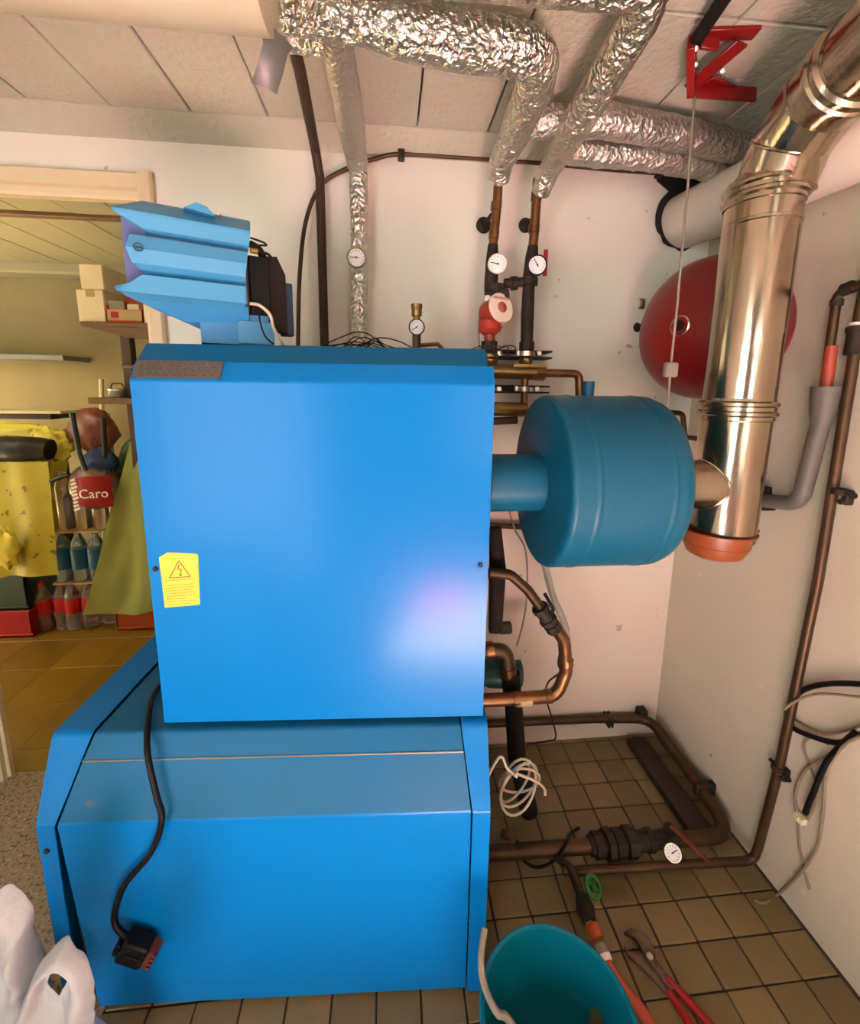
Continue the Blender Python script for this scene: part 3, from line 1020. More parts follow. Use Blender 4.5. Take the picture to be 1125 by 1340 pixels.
# segmented elbow towards the upper right and the front
e0 = Vector((FX, DY, 1.81))
e1 = Vector((0.846, 0.962, 1.838))
e2 = Vector((0.839, 0.932, 1.893))
e3 = Vector((0.835, 0.865, 1.942))
e4 = Vector((0.815, 0.785, 1.948))
for i, (p, q) in enumerate(((e0, e1), (e1, e2), (e2, e3))):
    b = NB()
    d = (q - p).normalized()
    tube(b, [p - d * 0.002, q + d * 0.016], [FR + 0.0015 * (i % 2), FR + 0.0015 * (i % 2)], seg=48)
    obj('elbow_segment', b, 'steel', fl)
    b = NB()
    lathe(b, [(FR + 0.001, -0.004), (FR + 0.0045, -0.001), (FR + 0.0045, 0.001), (FR + 0.001, 0.004)], q + d * 0.006, (0.6 * d + 0.4 * ((e1 - e0, e2 - e1, e3 - e2, e4 - e3)[i + 1]).normalized()), 48)
    obj('elbow_seam', b, 'steel', fl)
b = NB()
d = (e4 - e3).normalized()
tube(b, [e3 - d * 0.01, e3 + d * 1.5], FR, seg=48)
obj('upper_section', b, 'steel', fl)
obj('collar', collar(e3 + d * 0.085, d, FR), 'steel', fl)

# terracotta bowl hung under the flue
bo = thing('drip_bowl', 'terracotta coloured plastic bowl catching drips under the flue pipe', 'bowl', (FX - 0.010, DY, 0.964))
b = NB()
c = (FX - 0.012, DY, 0.975)
lathe(b, [(0, 0.0), (0.046, 0.0), (0.062, 0.008), (0.074, 0.034), (0.079, 0.062), (0.085, 0.064), (0.086, 0.070), (0.079, 0.071), (0.076, 0.066), (0.071, 0.036), (0.059, 0.012), (0.0, 0.005)], c, (0, 0, 1), 40)
obj('bowl_body', b, 'terracotta', bo)
b = NB()
lathe(b, [(0.010, 0), (0.013, 0.002), (0.013, 0.008), (0.010, 0.009), (0.006, 0.004)], (c[0] + 0.089, c[1] - 0.012, c[2] + 0.063), (0, 0, 1), 14)
obj('rim_lug', b, 'terracotta', bo)
b = NB()
lathe(b, [(0.0735, 0), (0.0752, 0.002), (0.0745, 0.004)], (c[0], c[1], c[2] + 0.034), (0, 0, 1), 40, close=False)
obj('raised_ring', b, 'terracotta', bo)

# ------------------------------------------------------------------ red expansion vessel in the corner
ve = thing('expansion_vessel', 'round deep red expansion vessel on the right wall behind the flue', 'expansion vessel', (1.0, 1.23, 1.35))
vc, va = Vector((0.955, 1.245, 1.565)), Vector((-0.93, -0.37, 0.0)).normalized()
VR = 0.200
b = NB()
prof = [(0.0, 0.155)]
for k in range(1, 13):
    a = PI / 2 * k / 12
    prof.append((VR * math.sin(a), 0.035 + 0.12 * math.cos(a)))
prof += [(VR + 0.002, 0.03), (VR + 0.002, 0.02), (VR, 0.015), (VR, -0.01)]
for k in range(1, 9):
    a = PI / 2 * k / 8
    prof.append((VR * math.cos(a), -0.01 - 0.09 * math.sin(a)))
lathe(b, prof, vc, va, 64)
obj('vessel_shell', b, 'vessel', ve)
# gas valve port sitting off the pole, as in the photo
vp = vc + va * 0.150
b = NB()
lathe(b, [(0.0285, -0.012), (0.0285, 0.004), (0.0255, 0.006), (0.024, 0.003)], vp, va, 24, close=False)
obj('port_ring', b, 'zinc', ve, label='pale ring of the valve port')
b = NB()
lathe(b, [(0.0245, 0.0), (0.0245, 0.003), (0.014, 0.003), (0.014, 0.010), (0.0, 0.010)], vp, va, 20)
obj('valve_cap', b, 'darkbrown', ve, label='dark valve cap')
b = box(NB(), (1.02, 1.21, 1.40), (1.081, 1.27, 1.73), 0.003)
obj('wall_bracket', b, 'iron', ve)

# white plastic pipe along the right wall
wp = thing('vent_pipe', 'thick off white plastic pipe leaving a hole in the back wall behind the flue', 'pipe', (0.985, 1.2, 1.83))
b = NB()
tube(b, [(0.978, 1.471, 1.942), (0.990, 1.2, 1.925), (0.994, -1.89, 1.80)], 0.0845, seg=40)
obj('pipe', b, 'white_pipe', wp)
b = NB()
lathe(b, [(0.084, 0), (0.098, 0.0), (0.096, 0.003), (0.088, 0.004)], (0.970, YB + 0.001, 1.950), (0.15, -1, 0.05), 28)
for v in b.verts:
    v.co += Vector((noise.noise(v.co * 30), 0, noise.noise(v.co * 30 + Vector((5, 5, 5))))) * 0.012
obj('wall_hole', b, 'gap', wp, label='dark ragged hole round the pipe')
b = NB()
prism(b, [(0.845, 2.125), (1.08, 2.12), (1.08, 2.03), (0.93, 2.025), (0.875, 2.06)], 'y', YB - 0.006, YB + 0.002)
o = tag(obj('broken_opening', b, 'gap', flat=True), 'dark broken hole in the top right corner of the back wall', 'hole')
rebase(o)

# ------------------------------------------------------------------ pull cord from the red ceiling bracket
br = thing('ceiling_bracket', 'red angled steel bracket bolted to the ceiling at the right', 'bracket', (0.66, 0.94, 2.0))


def strap(bm, p, q, w, th, up=(0, 0, 1)):
    """flat bar from p to q"""
    p, q = Vector(p), Vector(q)
    d = (q - p).normalized()
    s = d.cross(Vector(up)).normalized()
    u = s.cross(d)
    m = Matrix((d, s, u)).transposed().to_4x4()
    m.translation = p
    return box(bm, (0, -w / 2, -th / 2), ((q - p).length, w / 2, th / 2), 0.0015, m)


zb = 2.09
pA, pB, pC, pD = (Vector((0.627, 0.974, 2.100)), Vector((0.755, 0.955, 2.100)), Vector((0.690, 1.054, 2.060)), Vector((0.894, 1.113, 2.100)))
b = NB()
strap(b, pA, pC, 0.016, 0.045, (0, 0, 1))
obj('back_bar', b, 'red', br)
b = NB()
strap(b, pA + Vector((0, 0, 0.01)), pB + Vector((0, 0, 0.01)), 0.03, 0.008)
strap(b, pA + Vector((0.02, 0.0, 0.0)), pA + Vector((0.06, 0.0, 0.0)), 0.008, 0.03)
obj('mounting_bar', b, 'red', br)
b = NB()
strap(b, pC, pD, 0.008, 0.030, (0, 0, 1))
obj('lower_arm', b, 'red', br)
b = NB()
strap(b, pC + Vector((0, 0.01, 0.01)), pB + Vector((-0.03, 0, -0.01)), 0.034, 0.006, (0, 0, 1))
obj('diagonal_arm', b, 'red', br)
b = NB()
strap(b, pC.lerp(pD, 0.15) + Vector((0, -0.02, 0.012)), pC.lerp(pD, 0.62) + Vector((0, 0.004, 0.012)), 0.022, 0.006)
obj('brace', b, 'red', br)
b = NB()
for p in (pA.lerp(pC, 0.12), pA.lerp(pC, 0.42), pC.lerp(pB, 0.45)):
    lathe(b, [(0.0055, 0), (0.005, 0.004), (0, 0.005)], p + Vector((0.0, -0.012, -0.012)), (-0.2, -0.7, -0.6), 8)
obj('bolt', b, 'zinc', br, kind='stuff')
pc_ = thing('pull_cord', 'thin grey cord with a small pale weight hanging from the red bracket', 'cord', (0.69, 1.02, 1.30))
b = NB()
tube(b, [pC + Vector((0.004, -0.006, -0.015)), (0.668, 1.000, 1.842), (0.672, 1.000, 1.581), (0.671, 1.000, 1.436), (0.688, 1.020, 1.350), (0.675, 1.06, 1.30)], 0.0028, seg=8)
obj('cord', b, 'cable_grey', pc_)
w = Vector((0.669, 0.996, 1.434))
b = box(NB(), (w.x - 0.0165, w.y - 0.008, w.z - 0.0175), (w.x + 0.0165, w.y + 0.008, w.z + 0.0175), 0.004)
obj('cord_weight', b, 'cable_grey', pc_, label='pale brown square cord weight')

# ------------------------------------------------------------------ pipes under the ceiling
pipe('ceiling_duct', 'big smooth cream coloured duct crossing the top left corner under the ceiling', 'duct', [(-1.7, 0.80, 2.035), (-0.60, 0.785, 2.036), (-0.26, 0.78, 2.03), (-0.185, 0.78, 2.03)], 0.105, 'cream_pipe', seg=48)
b = NB()
for k in range(2):
    pts = [(-0.218, 0.918, 2.030), (-0.199, 0.923, 1.990), (-0.251, 1.040, 1.985)]
t = NB()
e = [Vector((-0.211, 0.860, 1.988)), Vector((-0.164, 0.860, 1.967)), Vector((-0.201, 0.870, 1.931)), Vector((-0.167, 0.870, 1.950)), Vector((-0.239, 0.890, 1.908)), Vector((-0.194, 0.890, 1.892))]
rows = [(Vector((-0.201, 0.830, 1.967)), Vector((-0.158, 0.860, 1.948))), (Vector((-0.203, 0.840, 1.935)), Vector((-0.168, 0.860, 1.936))), (Vector((-0.218, 0.855, 1.911)), Vector((-0.179, 0.870, 1.912))), (Vector((-0.233, 0.870, 1.896)), Vector((-0.193, 0.880, 1.886)))]
gr = []
for i, (p, q) in enumerate(rows):
    gr.append([t.verts.new(p.lerp(q, k / 6) + Vector((0, -0.004 * math.sin(PI * k / 6) - 0.003 * noise.noise(p.lerp(q, k / 6) * 40), 0))) for k in range(7)])
for a, c in zip(gr, gr[1:]):
    for k in range(6):
        t.faces.new((a[k], a[k + 1], c[k + 1], c[k]))
bmesh.ops.solidify(t, geom=t.faces[:], thickness=0.0015)
o = tag(obj('duct_tape', t, 'tape'), 'strip of grey duct tape hanging from the end of the cream duct', 'tape')
rebase(o)

pipe('foil_pipe', 'thick shiny foil wrapped pipe running across under the ceiling, nearest the drum side bend', 'lagged pipe',
     [(-0.19, 0.93, 2.052), (-0.02, 0.935, 2.05), (0.02, 0.935, 2.04), (0.295, 0.945, 2.03), (0.315, 1.02, 2.025), (0.318, 1.19, 2.020), (0.312, 1.30, 2.000), (0.316, 1.335, 1.975)], [0.034, 0.036, 0.045, 0.047, 0.042, 0.040, 0.038, 0.030], 'foil', seg=28, bend=0.05, nz=0.0026, step=0.008, nscale=48)
pipe('foil_pipe', 'foil wrapped pipe nearest the camera at the top edge, bending down to the wall', 'lagged pipe',
     [(-0.05, 0.835, 2.055), (0.445, 0.815, 2.052), (0.455, 0.87, 2.045), (0.452, 1.15, 2.010), (0.447, 1.29, 1.985), (0.440, 1.335, 1.945)], [0.030, 0.031, 0.034, 0.037, 0.037, 0.026], 'foil', seg=28, bend=0.05, nz=0.0022, step=0.008, nscale=52)
ft = thing('foil_pipe', 'dull foil wrapped pipe running into the upper right corner, the one nearer the ceiling', 'lagged pipe', (0.65, 1.2, 2.0))
b = NB()
tube(b, [(0.33, 1.19, 2.045), (0.55, 1.165, 2.048), (0.75, 1.19, 2.046), (1.03, 1.245, 2.044)], 0.038, seg=26, nz=0.0035, step=0.011, nscale=30)
obj('lagging', b, 'foil_dull', ft)
ft = thing('foil_pipe', 'dull foil wrapped pipe running into the upper right corner, the lower one by the wall', 'lagged pipe', (0.7, 1.28, 1.98))
b = NB()
tube(b, [(0.45, 1.26, 2.028), (0.75, 1.265, 2.025), (1.03, 1.305, 2.02)], 0.036, seg=26, nz=0.0035, step=0.011, nscale=30)
obj('lagging', b, 'foil_dull', ft)
fv = thing('foil_riser', 'narrow foil wrapped pipe dropping down the back wall behind the boiler', 'lagged pipe', (-0.09, 1.43, 1.47))
b = NB()
tube(b, [(-0.098, 0.965, 2.050), (-0.096, 1.18, 2.052), (-0.092, 1.35, 2.045), (-0.086, 1.40, 2.02)], [0.030, 0.034, 0.036, 0.030], seg=24, bend=0.03, nz=0.003, step=0.010, nscale=34)
obj('upper_lagging', b, 'foil_dull', fv)
b = NB()
tube(b, [(-0.085, 1.415, 2.045), (-0.087, 1.425, 1.80), (-0.093, 1.430, 1.475)], 0.0265, seg=24, nz=0.002, step=0.009, nscale=40)
obj('lower_lagging', b, 'foil', fv)
pipe('brown_pipe', 'dark brown painted pipe dropping from the ceiling down the back wall', 'pipe', [(-0.191, 1.002, 2.075), (-0.193, 1.118, 2.075), (-0.207, 1.405, 2.06), (-0.201, 1.442, 2.00), (-0.2015, 1.445, 1.475)], 0.0135, 'brown_pipe', seg=14, bend=0.03)
b = NB()
tube(b, [(-0.19, 0.99, 2.05), (-0.12, 0.985, 2.045)], 0.024, seg=16, nz=0.003, step=0.012)
o = tag(obj('foil_scrap', b, 'foil'), 'crumpled foil scrap by the end of the cream duct', 'foil')
rebase(o)
cl = thing('copper_line', 'thin copper pipe running along the top of the back wall', 'pipe', (0.3, 1.45, 1.9))
b = NB()
Y_ = 1.458
tube(b, [(-0.273, 1.380, 1.444), (-0.274, 1.400, 1.524), (-0.266, 1.420, 1.717), (-0.246, 1.440, 1.875), (-0.199, 1.450, 1.982), (-0.119, 1.452, 2.034), (-0.039, 1.456, 2.066), (0.041, 1.458, 2.084), (0.217, 1.458, 2.086), (0.459, 1.458, 2.085), (0.711, 1.458, 2.079), (0.984, 1.458, 2.077)], 0.0062, seg=10, curve=True)
obj('tube', b, 'copper_dark', cl)
for u, v in ((525, 203), (863, 226)):
    q = Vector((0.041, 1.455, 2.080) if u == 525 else (0.872, 1.455, 2.078))
    b = box(NB(), (q.x - 0.010, q.y - 0.014, q.z - 0.012), (q.x + 0.010, 1.4715, q.z + 0.016), 0.002)
    lathe(b, [(0.006, 0), (0.006, 0.004), (0, 0.005)], (q.x, q.y - 0.014, q.z), (0, -1, 0), 10)
    obj('pipe_clip', b, 'iron', cl)
pipe('ceiling_rod', 'dark thick rod under the ceiling above the red bracket', 'rod', [(0.639, 0.984, 2.100), (0.607, 0.863, 2.085), (0.45, -0.3, 2.085)], 0.013, 'lagging', seg=12)

# ------------------------------------------------------------------ heating risers with pump on the back wall
YP = 1.335
ra = thing('pump_riser', 'left copper riser with black valve, above and through the red pump', 'pipe', (0.32, YP, 1.45))
xa = 0.318
b = NB()
tube(b, [(0.316, 1.335, 2.021), (0.314, 1.335, 1.905), (0.306, 1.335, 1.797)], 0.0135, seg=16)
obj('copper_tube', b, 'copper', ra)
for u in (0.12, 0.52, 0.86):
    b = NB()
    p = Vector((0.316, 1.335, 2.021)).lerp(Vector((0.306, 1.335, 1.797)), u)
    lathe(b, [(0.0135, -0.012), (0.0155, -0.011), (0.0155, 0.011), (0.0135, 0.012)], p, (0.05, 0, 1), 16)
    obj('solder_joint', b, 'copper', ra)
p0, p1 = Vector((0.306, 1.335, 1.801)), Vector((0.303, 1.335, 1.641))
b = NB()
tube(b, [p0, p0.lerp(p1, 0.25), p0.lerp(p1, 0.7), p1], [0.015, 0.020, 0.021, 0.017], seg=16)
obj('ball_valve', b, 'iron', ra)
b = NB()
q = Vector((0.317, 1.330, 1.677))
nut(b, q + Vector((0, 0, -0.014)), q + Vector((0, 0, 0.012)), 0.029, 8)
q = Vector((0.322, 1.330, 1.647))
nut(b, q + Vector((0, 0, -0.012)), q + Vector((0, 0, 0.008)), 0.024, 8)
obj('union_nut', b, 'iron', ra)
b = NB()
q0, q1 = Vector((0.303, 1.335, 1.560)), Vector((0.307, 1.335, 1.515))
cyl(b, q0, q1, 0.017)
obj('pump_tail', b, 'pump_red', ra)
b = NB()
q = Vector((0.305, 1.335, 1.515))
nut(b, q + Vector((0, 0, -0.014)), q + Vector((0, 0, 0.012)), 0.025, 8)
obj('union_nut', b, 'iron', ra)
b = NB()
q = Vector((0.309, 1.335, 1.479))
lathe(b, [(0.020, -0.02), (0.024, -0.014), (0.024, -0.006), (0.019, -0.003), (0.024, 0.001), (0.024, 0.010), (0.018, 0.014)], q, (0, 0, 1), 18)
obj('brass_fitting', b, 'brass', ra)
b = NB()
q = Vector((0.299, 1.430, 1.897))
lathe(b, [(0.018, 0), (0.024, 0.004), (0.024, 0.012), (0.012, 0.022), (0.006, 0.022), (0.006, 0.085)], (q.x + 0.003, 1.47, q.z), (0.10, -1, 0.05), 18)
obj('wall_rosette', b, 'iron', ra)

rb = thing('plain_riser', 'right copper riser with red lever and dark straight pipe beside the red pump', 'pipe', (0.43, YP, 1.45))
b = NB()
tube(b, [(0.430, 1.335, 1.984), (0.429, 1.335, 1.869), (0.426, 1.335, 1.796)], 0.0138, seg=16)
obj('copper_tube', b, 'copper', rb)
for u in (0.25, 0.72):
    b = NB()
    p = Vector((0.430, 1.335, 1.984)).lerp(Vector((0.426, 1.335, 1.796)), u)
    lathe(b, [(0.0138, -0.012), (0.0158, -0.011), (0.0158, 0.011), (0.0138, 0.012)], p, (0.05, 0, 1), 16)
    obj('solder_joint', b, 'copper', rb)
p0, p1 = Vector((0.426, 1.335, 1.802)), Vector((0.420, 1.335, 1.695))
b = NB()
tube(b, [p0, p0.lerp(p1, 0.3), p0.lerp(p1, 0.8), p1], [0.015, 0.020, 0.021, 0.020], seg=16)
obj('ball_valve', b, 'iron', rb)
b = NB()
q = Vector((0.419, 1.335, 1.704))
nut(b, q + Vector((0, 0, -0.012)), q + Vector((0, 0, 0.008)), 0.028, 8)
obj('union_nut', b, 'iron', rb)
b = NB()
tube(b, [(0.419, 1.335, 1.704), (0.419, 1.335, 1.612), (0.421, 1.335, 1.527)], [0.0175, 0.0195, 0.0185], seg=16)
obj('straight_pipe', b, 'iron', rb)
b = NB()
q = Vector((0.422, 1.335, 1.518))
nut(b, q + Vector((0, 0, -0.014)), q + Vector((0, 0, 0.010)), 0.024, 8)
obj('union_nut', b, 'iron', rb)
b = NB()
q = Vector((0.421, 1.335, 1.481))
lathe(b, [(0.017, -0.02), (0.021, -0.014), (0.021, -0.004), (0.017, 0.0), (0.022, 0.003), (0.022, 0.013), (0.016, 0.016)], q, (0, 0, 1), 18)
obj('brass_fitting', b, 'brass', rb)
q0, q1 = Vector((0.462, 1.330, 1.790)), Vector((0.462, 1.330, 1.717))
b = box(NB(), (q0.x - 0.006, 1.318, q1.z), (q0.x + 0.006, 1.326, q0.z), 0.002)
obj('lever', b, 'grip', rb, label='red lever')
b = NB()
q = Vector((0.435, 1.430, 1.903))
lathe(b, [(0.016, 0), (0.022, 0.004), (0.022, 0.012), (0.010, 0.022), (0.006, 0.022), (0.006, 0.085)], (q.x + 0.003, 1.47, q.z), (0.10, -1, 0.05), 18)
obj('wall_rosette', b, 'iron', rb)
b = NB()
tube(b, [(0.344, 1.332, 1.694), (0.402, 1.332, 1.700)], 0.014, seg=12)
nut(b, (0.363, 1.332, 1.694), (0.381, 1.332, 1.697), 0.020, 8)
obj('cross_link', b, 'iron', rb)

pu = thing('circulation_pump', 'red circulation pump with a cream disc plate on the left riser', 'pump', (0.33, YP, 1.60))
c = Vector((0.314, 1.320, 1.611))
b = NB()
ax = Vector((0.42, -0.86, 0.22)).normalized()
lathe(b, [(0.0, -0.035), (0.034, -0.033), (0.040, -0.022), (0.040, 0.016), (0.036, 0.024), (0.0, 0.026)], c, ax, 28)
lathe(b, [(0.022, -0.055), (0.034, -0.045), (0.034, -0.02), (0.022, -0.01)], c + Vector((-0.012, 0.01, -0.01)), (0.0, 0.1, 1), 20)
obj('motor_body', b, 'pump_red', pu)
b = NB()
f = c + ax * 0.026
lathe(b, [(0.043, 0), (0.043, 0.006), (0.041, 0.008), (0.015, 0.008), (0.0, 0.008)], f, ax, 32)
dp = obj('disc_plate', b, 'card_white', pu, label='cream round plate on the motor')
M['disc'] = mat('cream disc plate', (0.80, 0.66, 0.54), 0.4)
dp.data.materials[0] = M['disc']
b = NB()
lathe(b, [(0.0155, 0.006), (0.0155, 0.011), (0.012, 0.013), (0.0, 0.013)], f, ax, 20)
obj('centre_plug', b, mat('brick red plug', (0.40, 0.09, 0.05), 0.45), dp)
b = text_bm('GRUNDFOS', 0.0112, face_frame(f + ax * 0.0083, ax) @ Matrix.Translation((0, 0.0265, 0)), 0.0003)
obj('plate_lettering', b, 'pump_red', dp, flat=True, label='small red lettering')
b = box(NB(), (-0.028, -0.016, -0.014), (0.036, 0.016, 0.014), 0.004, Matrix.Translation(c + Vector((0.004, 0.0, 0.046))) @ Matrix.Rotation(R(-8), 4, 'Y'))
obj('flange', b, 'iron', pu)
b = NB()
box(b, (c.x - 0.034, c.y - 0.02, c.z + 0.026), (c.x - 0.018, c.y + 0.0, c.z + 0.042), 0.002)
obj('terminal_clip', b, 'white', pu, label='white terminal clip')
b = NB()
tube(b, [c + Vector((0.012, -0.006, -0.038)), c + Vector((0.020, -0.012, -0.048))], 0.004, seg=8)
obj('vent_screw', b, 'brass', pu)
pipe('pump_lead', 'grey lead looping down the wall left of the red pump', 'cable', [(0.296, 1.340, 1.653), (0.277, 1.350, 1.610), (0.277, 1.350, 1.520), (0.294, 1.340, 1.451)], 0.003, 'cable_grey', curve=True, seg=8)

gauge('thermometer', 'white dial thermometer on the left copper riser above the red pump', (0.311, 1.292, 1.737), (-0.15, -1, -0.1), 0.0275, 'zinc', 168, 'thermometer')
gauge('thermometer', 'black rimmed dial thermometer on the right copper riser beside the red lever', (0.428, 1.292, 1.738), (-0.15, -1, -0.1), 0.0285, 'black', 122, 'thermometer')
gauge('thermometer', 'cream round thermometer strapped to the narrow foil pipe behind the boiler', (-0.093, 1.378, 1.762), (0.05, -1, -0.1), 0.0285, 'brass', 180, 'thermometer')
gg = gauge('pressure_gauge', 'small white pressure gauge below a brass valve cap above the boiler', (0.078, 1.240, 1.550), (-0.1, -1, -0.1), 0.0225, 'iron', 215, 'pressure gauge')
sv = thing('safety_valve', 'brass safety valve cap with stem standing above the small pressure gauge', 'valve', (0.078, 1.26, 1.47))
q = Vector((0.079, 1.262, 1.594))
b = NB()
lathe(b, [(0.010, -0.05), (0.010, -0.014), (0.0145, -0.012), (0.0145, 0.008), (0.016, 0.010), (0.016, 0.020), (0.0, 0.022)], q, (0, 0, 1), 18)
obj('cap', b, 'brass', sv)
b = NB()
tube(b, [q + Vector((0, 0, -0.04)), (q.x, 1.262, 1.46)], 0.012, seg=12)
nut(b, (q.x, 1.262, 1.470), (q.x, 1.262, 1.488), 0.019)
obj('stem', b, 'copper_dark', sv)
b = NB()
tube(b, [(0.079, 1.262, 1.503), (0.140, 1.262, 1.508), (0.156, 1.262, 1.492), (0.158, 1.262, 1.471)], 0.006, seg=8, bend=0.01)
obj('outlet_tube', b, 'copper', sv)

# manifold below the pump
YM = 1.325
mf = thing('upper_manifold', 'fat brass manifold bar right of the boiler, upper of the two', 'manifold', (0.42, YM, 1.43))
b = NB()
tube(b, [(0.211, 1.325, 1.440), (0.449, 1.325, 1.435)], 0.0215, seg=20)
obj('bar', b, 'brass', mf)
b = NB()
nut(b, (0.449, 1.325, 1.435), (0.478, 1.325, 1.435), 0.023, 8)
obj('end_nut', b, 'brass', mf)
b = NB()
tube(b, [(0.473, 1.325, 1.435), (0.589, 1.325, 1.435), (0.603, 1.325, 1.302)], 0.0125, seg=16, bend=0.022)
obj('copper_elbow', b, 'copper', mf)
b = NB()
for u in (0,):
    q = Vector((0.418, 1.325, 1.388))
    tube(b, [q + Vector((0, 0, 0.03)), q + Vector((0, 0, -0.06))], 0.011, seg=12)
obj('drop_tube', b, 'copper', mf)
b = box(NB(), (0.374, 1.300, 1.451), (0.479, 1.306, 1.460), 0)
bm_ = b
obj('bright_tag', b, 'brass', mf)
mf2 = thing('lower_manifold', 'fat brass manifold bar right of the boiler, lower one by the drum', 'manifold', (0.40, YM, 1.32))
b = NB()
tube(b, [(0.214, 1.325, 1.325), (0.426, 1.325, 1.323)], 0.0215, seg=20)
obj('bar', b, 'brass', mf2)
b = NB()
tube(b, [(0.262, 1.320, 1.284), (0.397, 1.320, 1.290)], 0.012, seg=12)
obj('feed_tube', b, 'copper_dark', mf2)


def rail(name, label, v0):
    t = thing(name, label, 'clamp rail', (0.42, 1.44, 1.4))
    k = 0 if v0 == 0 else 1
    a0, a1 = [(Vector((0.321, 1.400, 1.496)), Vector((0.527, 1.400, 1.500))), (Vector((0.325, 1.400, 1.385)), Vector((0.524, 1.400, 1.387)))][k]
    bm = NB()
    for dz in (0.010, -0.010):
        box(bm, (a0.x, 1.395, a0.z + dz - 0.003), (a1.x, 1.472, a0.z + dz + 0.003))
    obj('channel', bm, 'iron', t, flat=True)
    for x in (0.15, 0.55, 0.78):
        bm = NB()
        p = a0.lerp(a1, x)
        box(bm, (p.x - 0.008, 1.388, p.z - 0.008), (p.x + 0.008, 1.40, p.z + 0.008), 0.002)
        obj('clamp_nut', bm, 'zinc', t)
    bm = NB()
    q = [Vector((0.419, 1.330, 1.492)), Vector((0.417, 1.330, 1.386))][k]
    lathe(bm, [(0.015 if k else 0.019, -0.008), (0.019 if k else 0.024, -0.007), (0.019 if k else 0.024, 0.007), (0.015 if k else 0.019, 0.008)], q, (0, 0, 1), 20)
    box(bm, (q.x - 0.030, q.y - 0.006, q.z - 0.008), (q.x - 0.018, q.y + 0.006, q.z + 0.010), 0.002)
    box(bm, (q.x + 0.018, q.y - 0.006, q.z - 0.006), (q.x + 0.026, q.y + 0.006, q.z + 0.006), 0.002)
    box(bm, (q.x - 0.004, q.y + 0.02, q.z - 0.004), (q.x + 0.004, 1.42, q.z + 0.004))
    obj('pipe_clamp', bm, 'zinc', t)


rail('clamp_rail', 'zinc pipe clamps on the dark wall rail just under the red pump', 0)
rail('clamp_rail', 'zinc pipe clamps on the dark wall rail between the two brass bars', 1)
# small things on the back wall
q = Vector((0.857, 1.468, 1.678))
b = box(NB(), (q.x - 0.011, 1.462, q.z - 0.018), (q.x + 0.011, 1.4725, q.z + 0.016), 0.0015)
box(b, (q.x - 0.006, 1.459, q.z - 0.007), (q.x + 0.009, 1.462, q.z + 0.008), 0.001)
o = tag(obj('wall_plate', b, 'zinc'), 'small square zinc plate on the wall left of the red vessel', 'plate')
rebase(o)
q = Vector((0.849, 1.466, 1.600))
b = NB()
lathe(b, [(0.014, 0), (0.016, 0.003), (0.012, 0.008), (0.006, 0.008), (0.005, 0.016), (0, 0.017)], (q.x, 1.472, q.z), (0.2, -1, 0), 16)
box(b, (q.x + 0.004, 1.456, q.z + 0.002), (q.x + 0.022, 1.462, q.z + 0.010), 0.001)
o = tag(obj('wall_stub', b, 'iron'), 'small dark round pipe stub on the wall left of the red vessel', 'stub')
rebase(o)
pipe('copper_bend', 'short copper pipe bend on the back wall right of the drum', 'pipe', [(0.921, 1.420, 1.317), (1.015, 1.420, 1.310), (1.033, 1.420, 1.227), (1.132, 1.420, 1.217)], 0.0085, 'copper_dark', seg=10, bend=0.02)
pipe('copper_pipe', 'thin copper pipe on the back wall below the drum inlet', 'pipe', [(0.10, 1.45, 0.925), (0.493, 1.450, 0.899), (0.62, 1.45, 0.93)], 0.0095, 'copper_dark', seg=10)

# ------------------------------------------------------------------ pipework low behind the boiler
cu = thing('return_bend', 'brown copper return pipe with valve, bending in a U below the drum', 'pipe', (0.42, 1.15, 0.45))
b = NB()
tube(b, [(0.20, 1.11, 0.489), (0.335, 1.110, 0.488), (0.492, 1.110, 0.488), (0.517, 1.110, 0.569), (0.504, 1.110, 0.668), (0.464, 1.110, 0.725)], 0.0185, seg=18, bend=0.05)
obj('copper_tube', b, 'copper', cu)
b = NB()
tube(b, [(0.447, 1.110, 0.747), (0.387, 1.110, 0.828), (0.336, 1.110, 0.875), (0.275, 1.110, 0.884)], 0.0145, seg=14, bend=0.03)
obj('dark_tube', b, 'copper_dark', cu)
b = NB()
p, q = Vector((0.474, 1.110, 0.703)), Vector((0.401, 1.110, 0.809))
d = (q - p).normalized()
for s0, s1, r_, sg in ((0.0, 0.022, 0.024, 8), (0.022, 0.030, 0.019, 16), (0.030, 0.044, 0.026, 8), (0.044, 0.072, 0.021, 16), (0.072, 0.088, 0.025, 8)):
    cyl(b, p + d * s0, p + d * s1, r_, sg)
obj('valve_body', b, 'iron', cu)
b = NB()
tube(b, [(0.458, 1.100, 0.759), (0.455, 1.085, 0.781), (0.436, 1.110, 0.817)], 0.0052, seg=8, bend=0.01)
obj('valve_lever', b, 'darkbrown', cu)
for u, v in ((675, 914), (718, 911), (741, 868)):
    b = NB()
    p = Vector({675: (0.369, 1.110, 0.488), 718: (0.467, 1.110, 0.490), 741: (0.515, 1.110, 0.599)}[u])
    lathe(b, [(0.0185, -0.010), (0.0205, -0.009), (0.0205, 0.009), (0.0185, 0.010)], p, (0, 0.05, 1) if u == 741 else (1, 0, 0), 18)
    obj('solder_joint', b, 'copper', cu)
b = NB()
q = Vector((0.390, 1.110, 0.484))
lathe(b, [(0.0192, -0.022), (0.0196, -0.022), (0.0196, 0.024), (0.0192, 0.024)], q, (1, 0, 0.02), 18)
obj('paper_tag', b, mat('pale paper tag', (0.46, 0.36, 0.22), 0.7), cu, label='pale paper tag wrapped round the pipe')
pipe('lagged_riser', 'dark rubber lagged pipe rising beside the boiler below the drum', 'lagged pipe', [(0.300, 1.160, 0.997), (0.312, 1.160, 0.870), (0.312, 1.160, 0.678)], [0.017, 0.026, 0.020], 'lagging', seg=14)
b = NB()
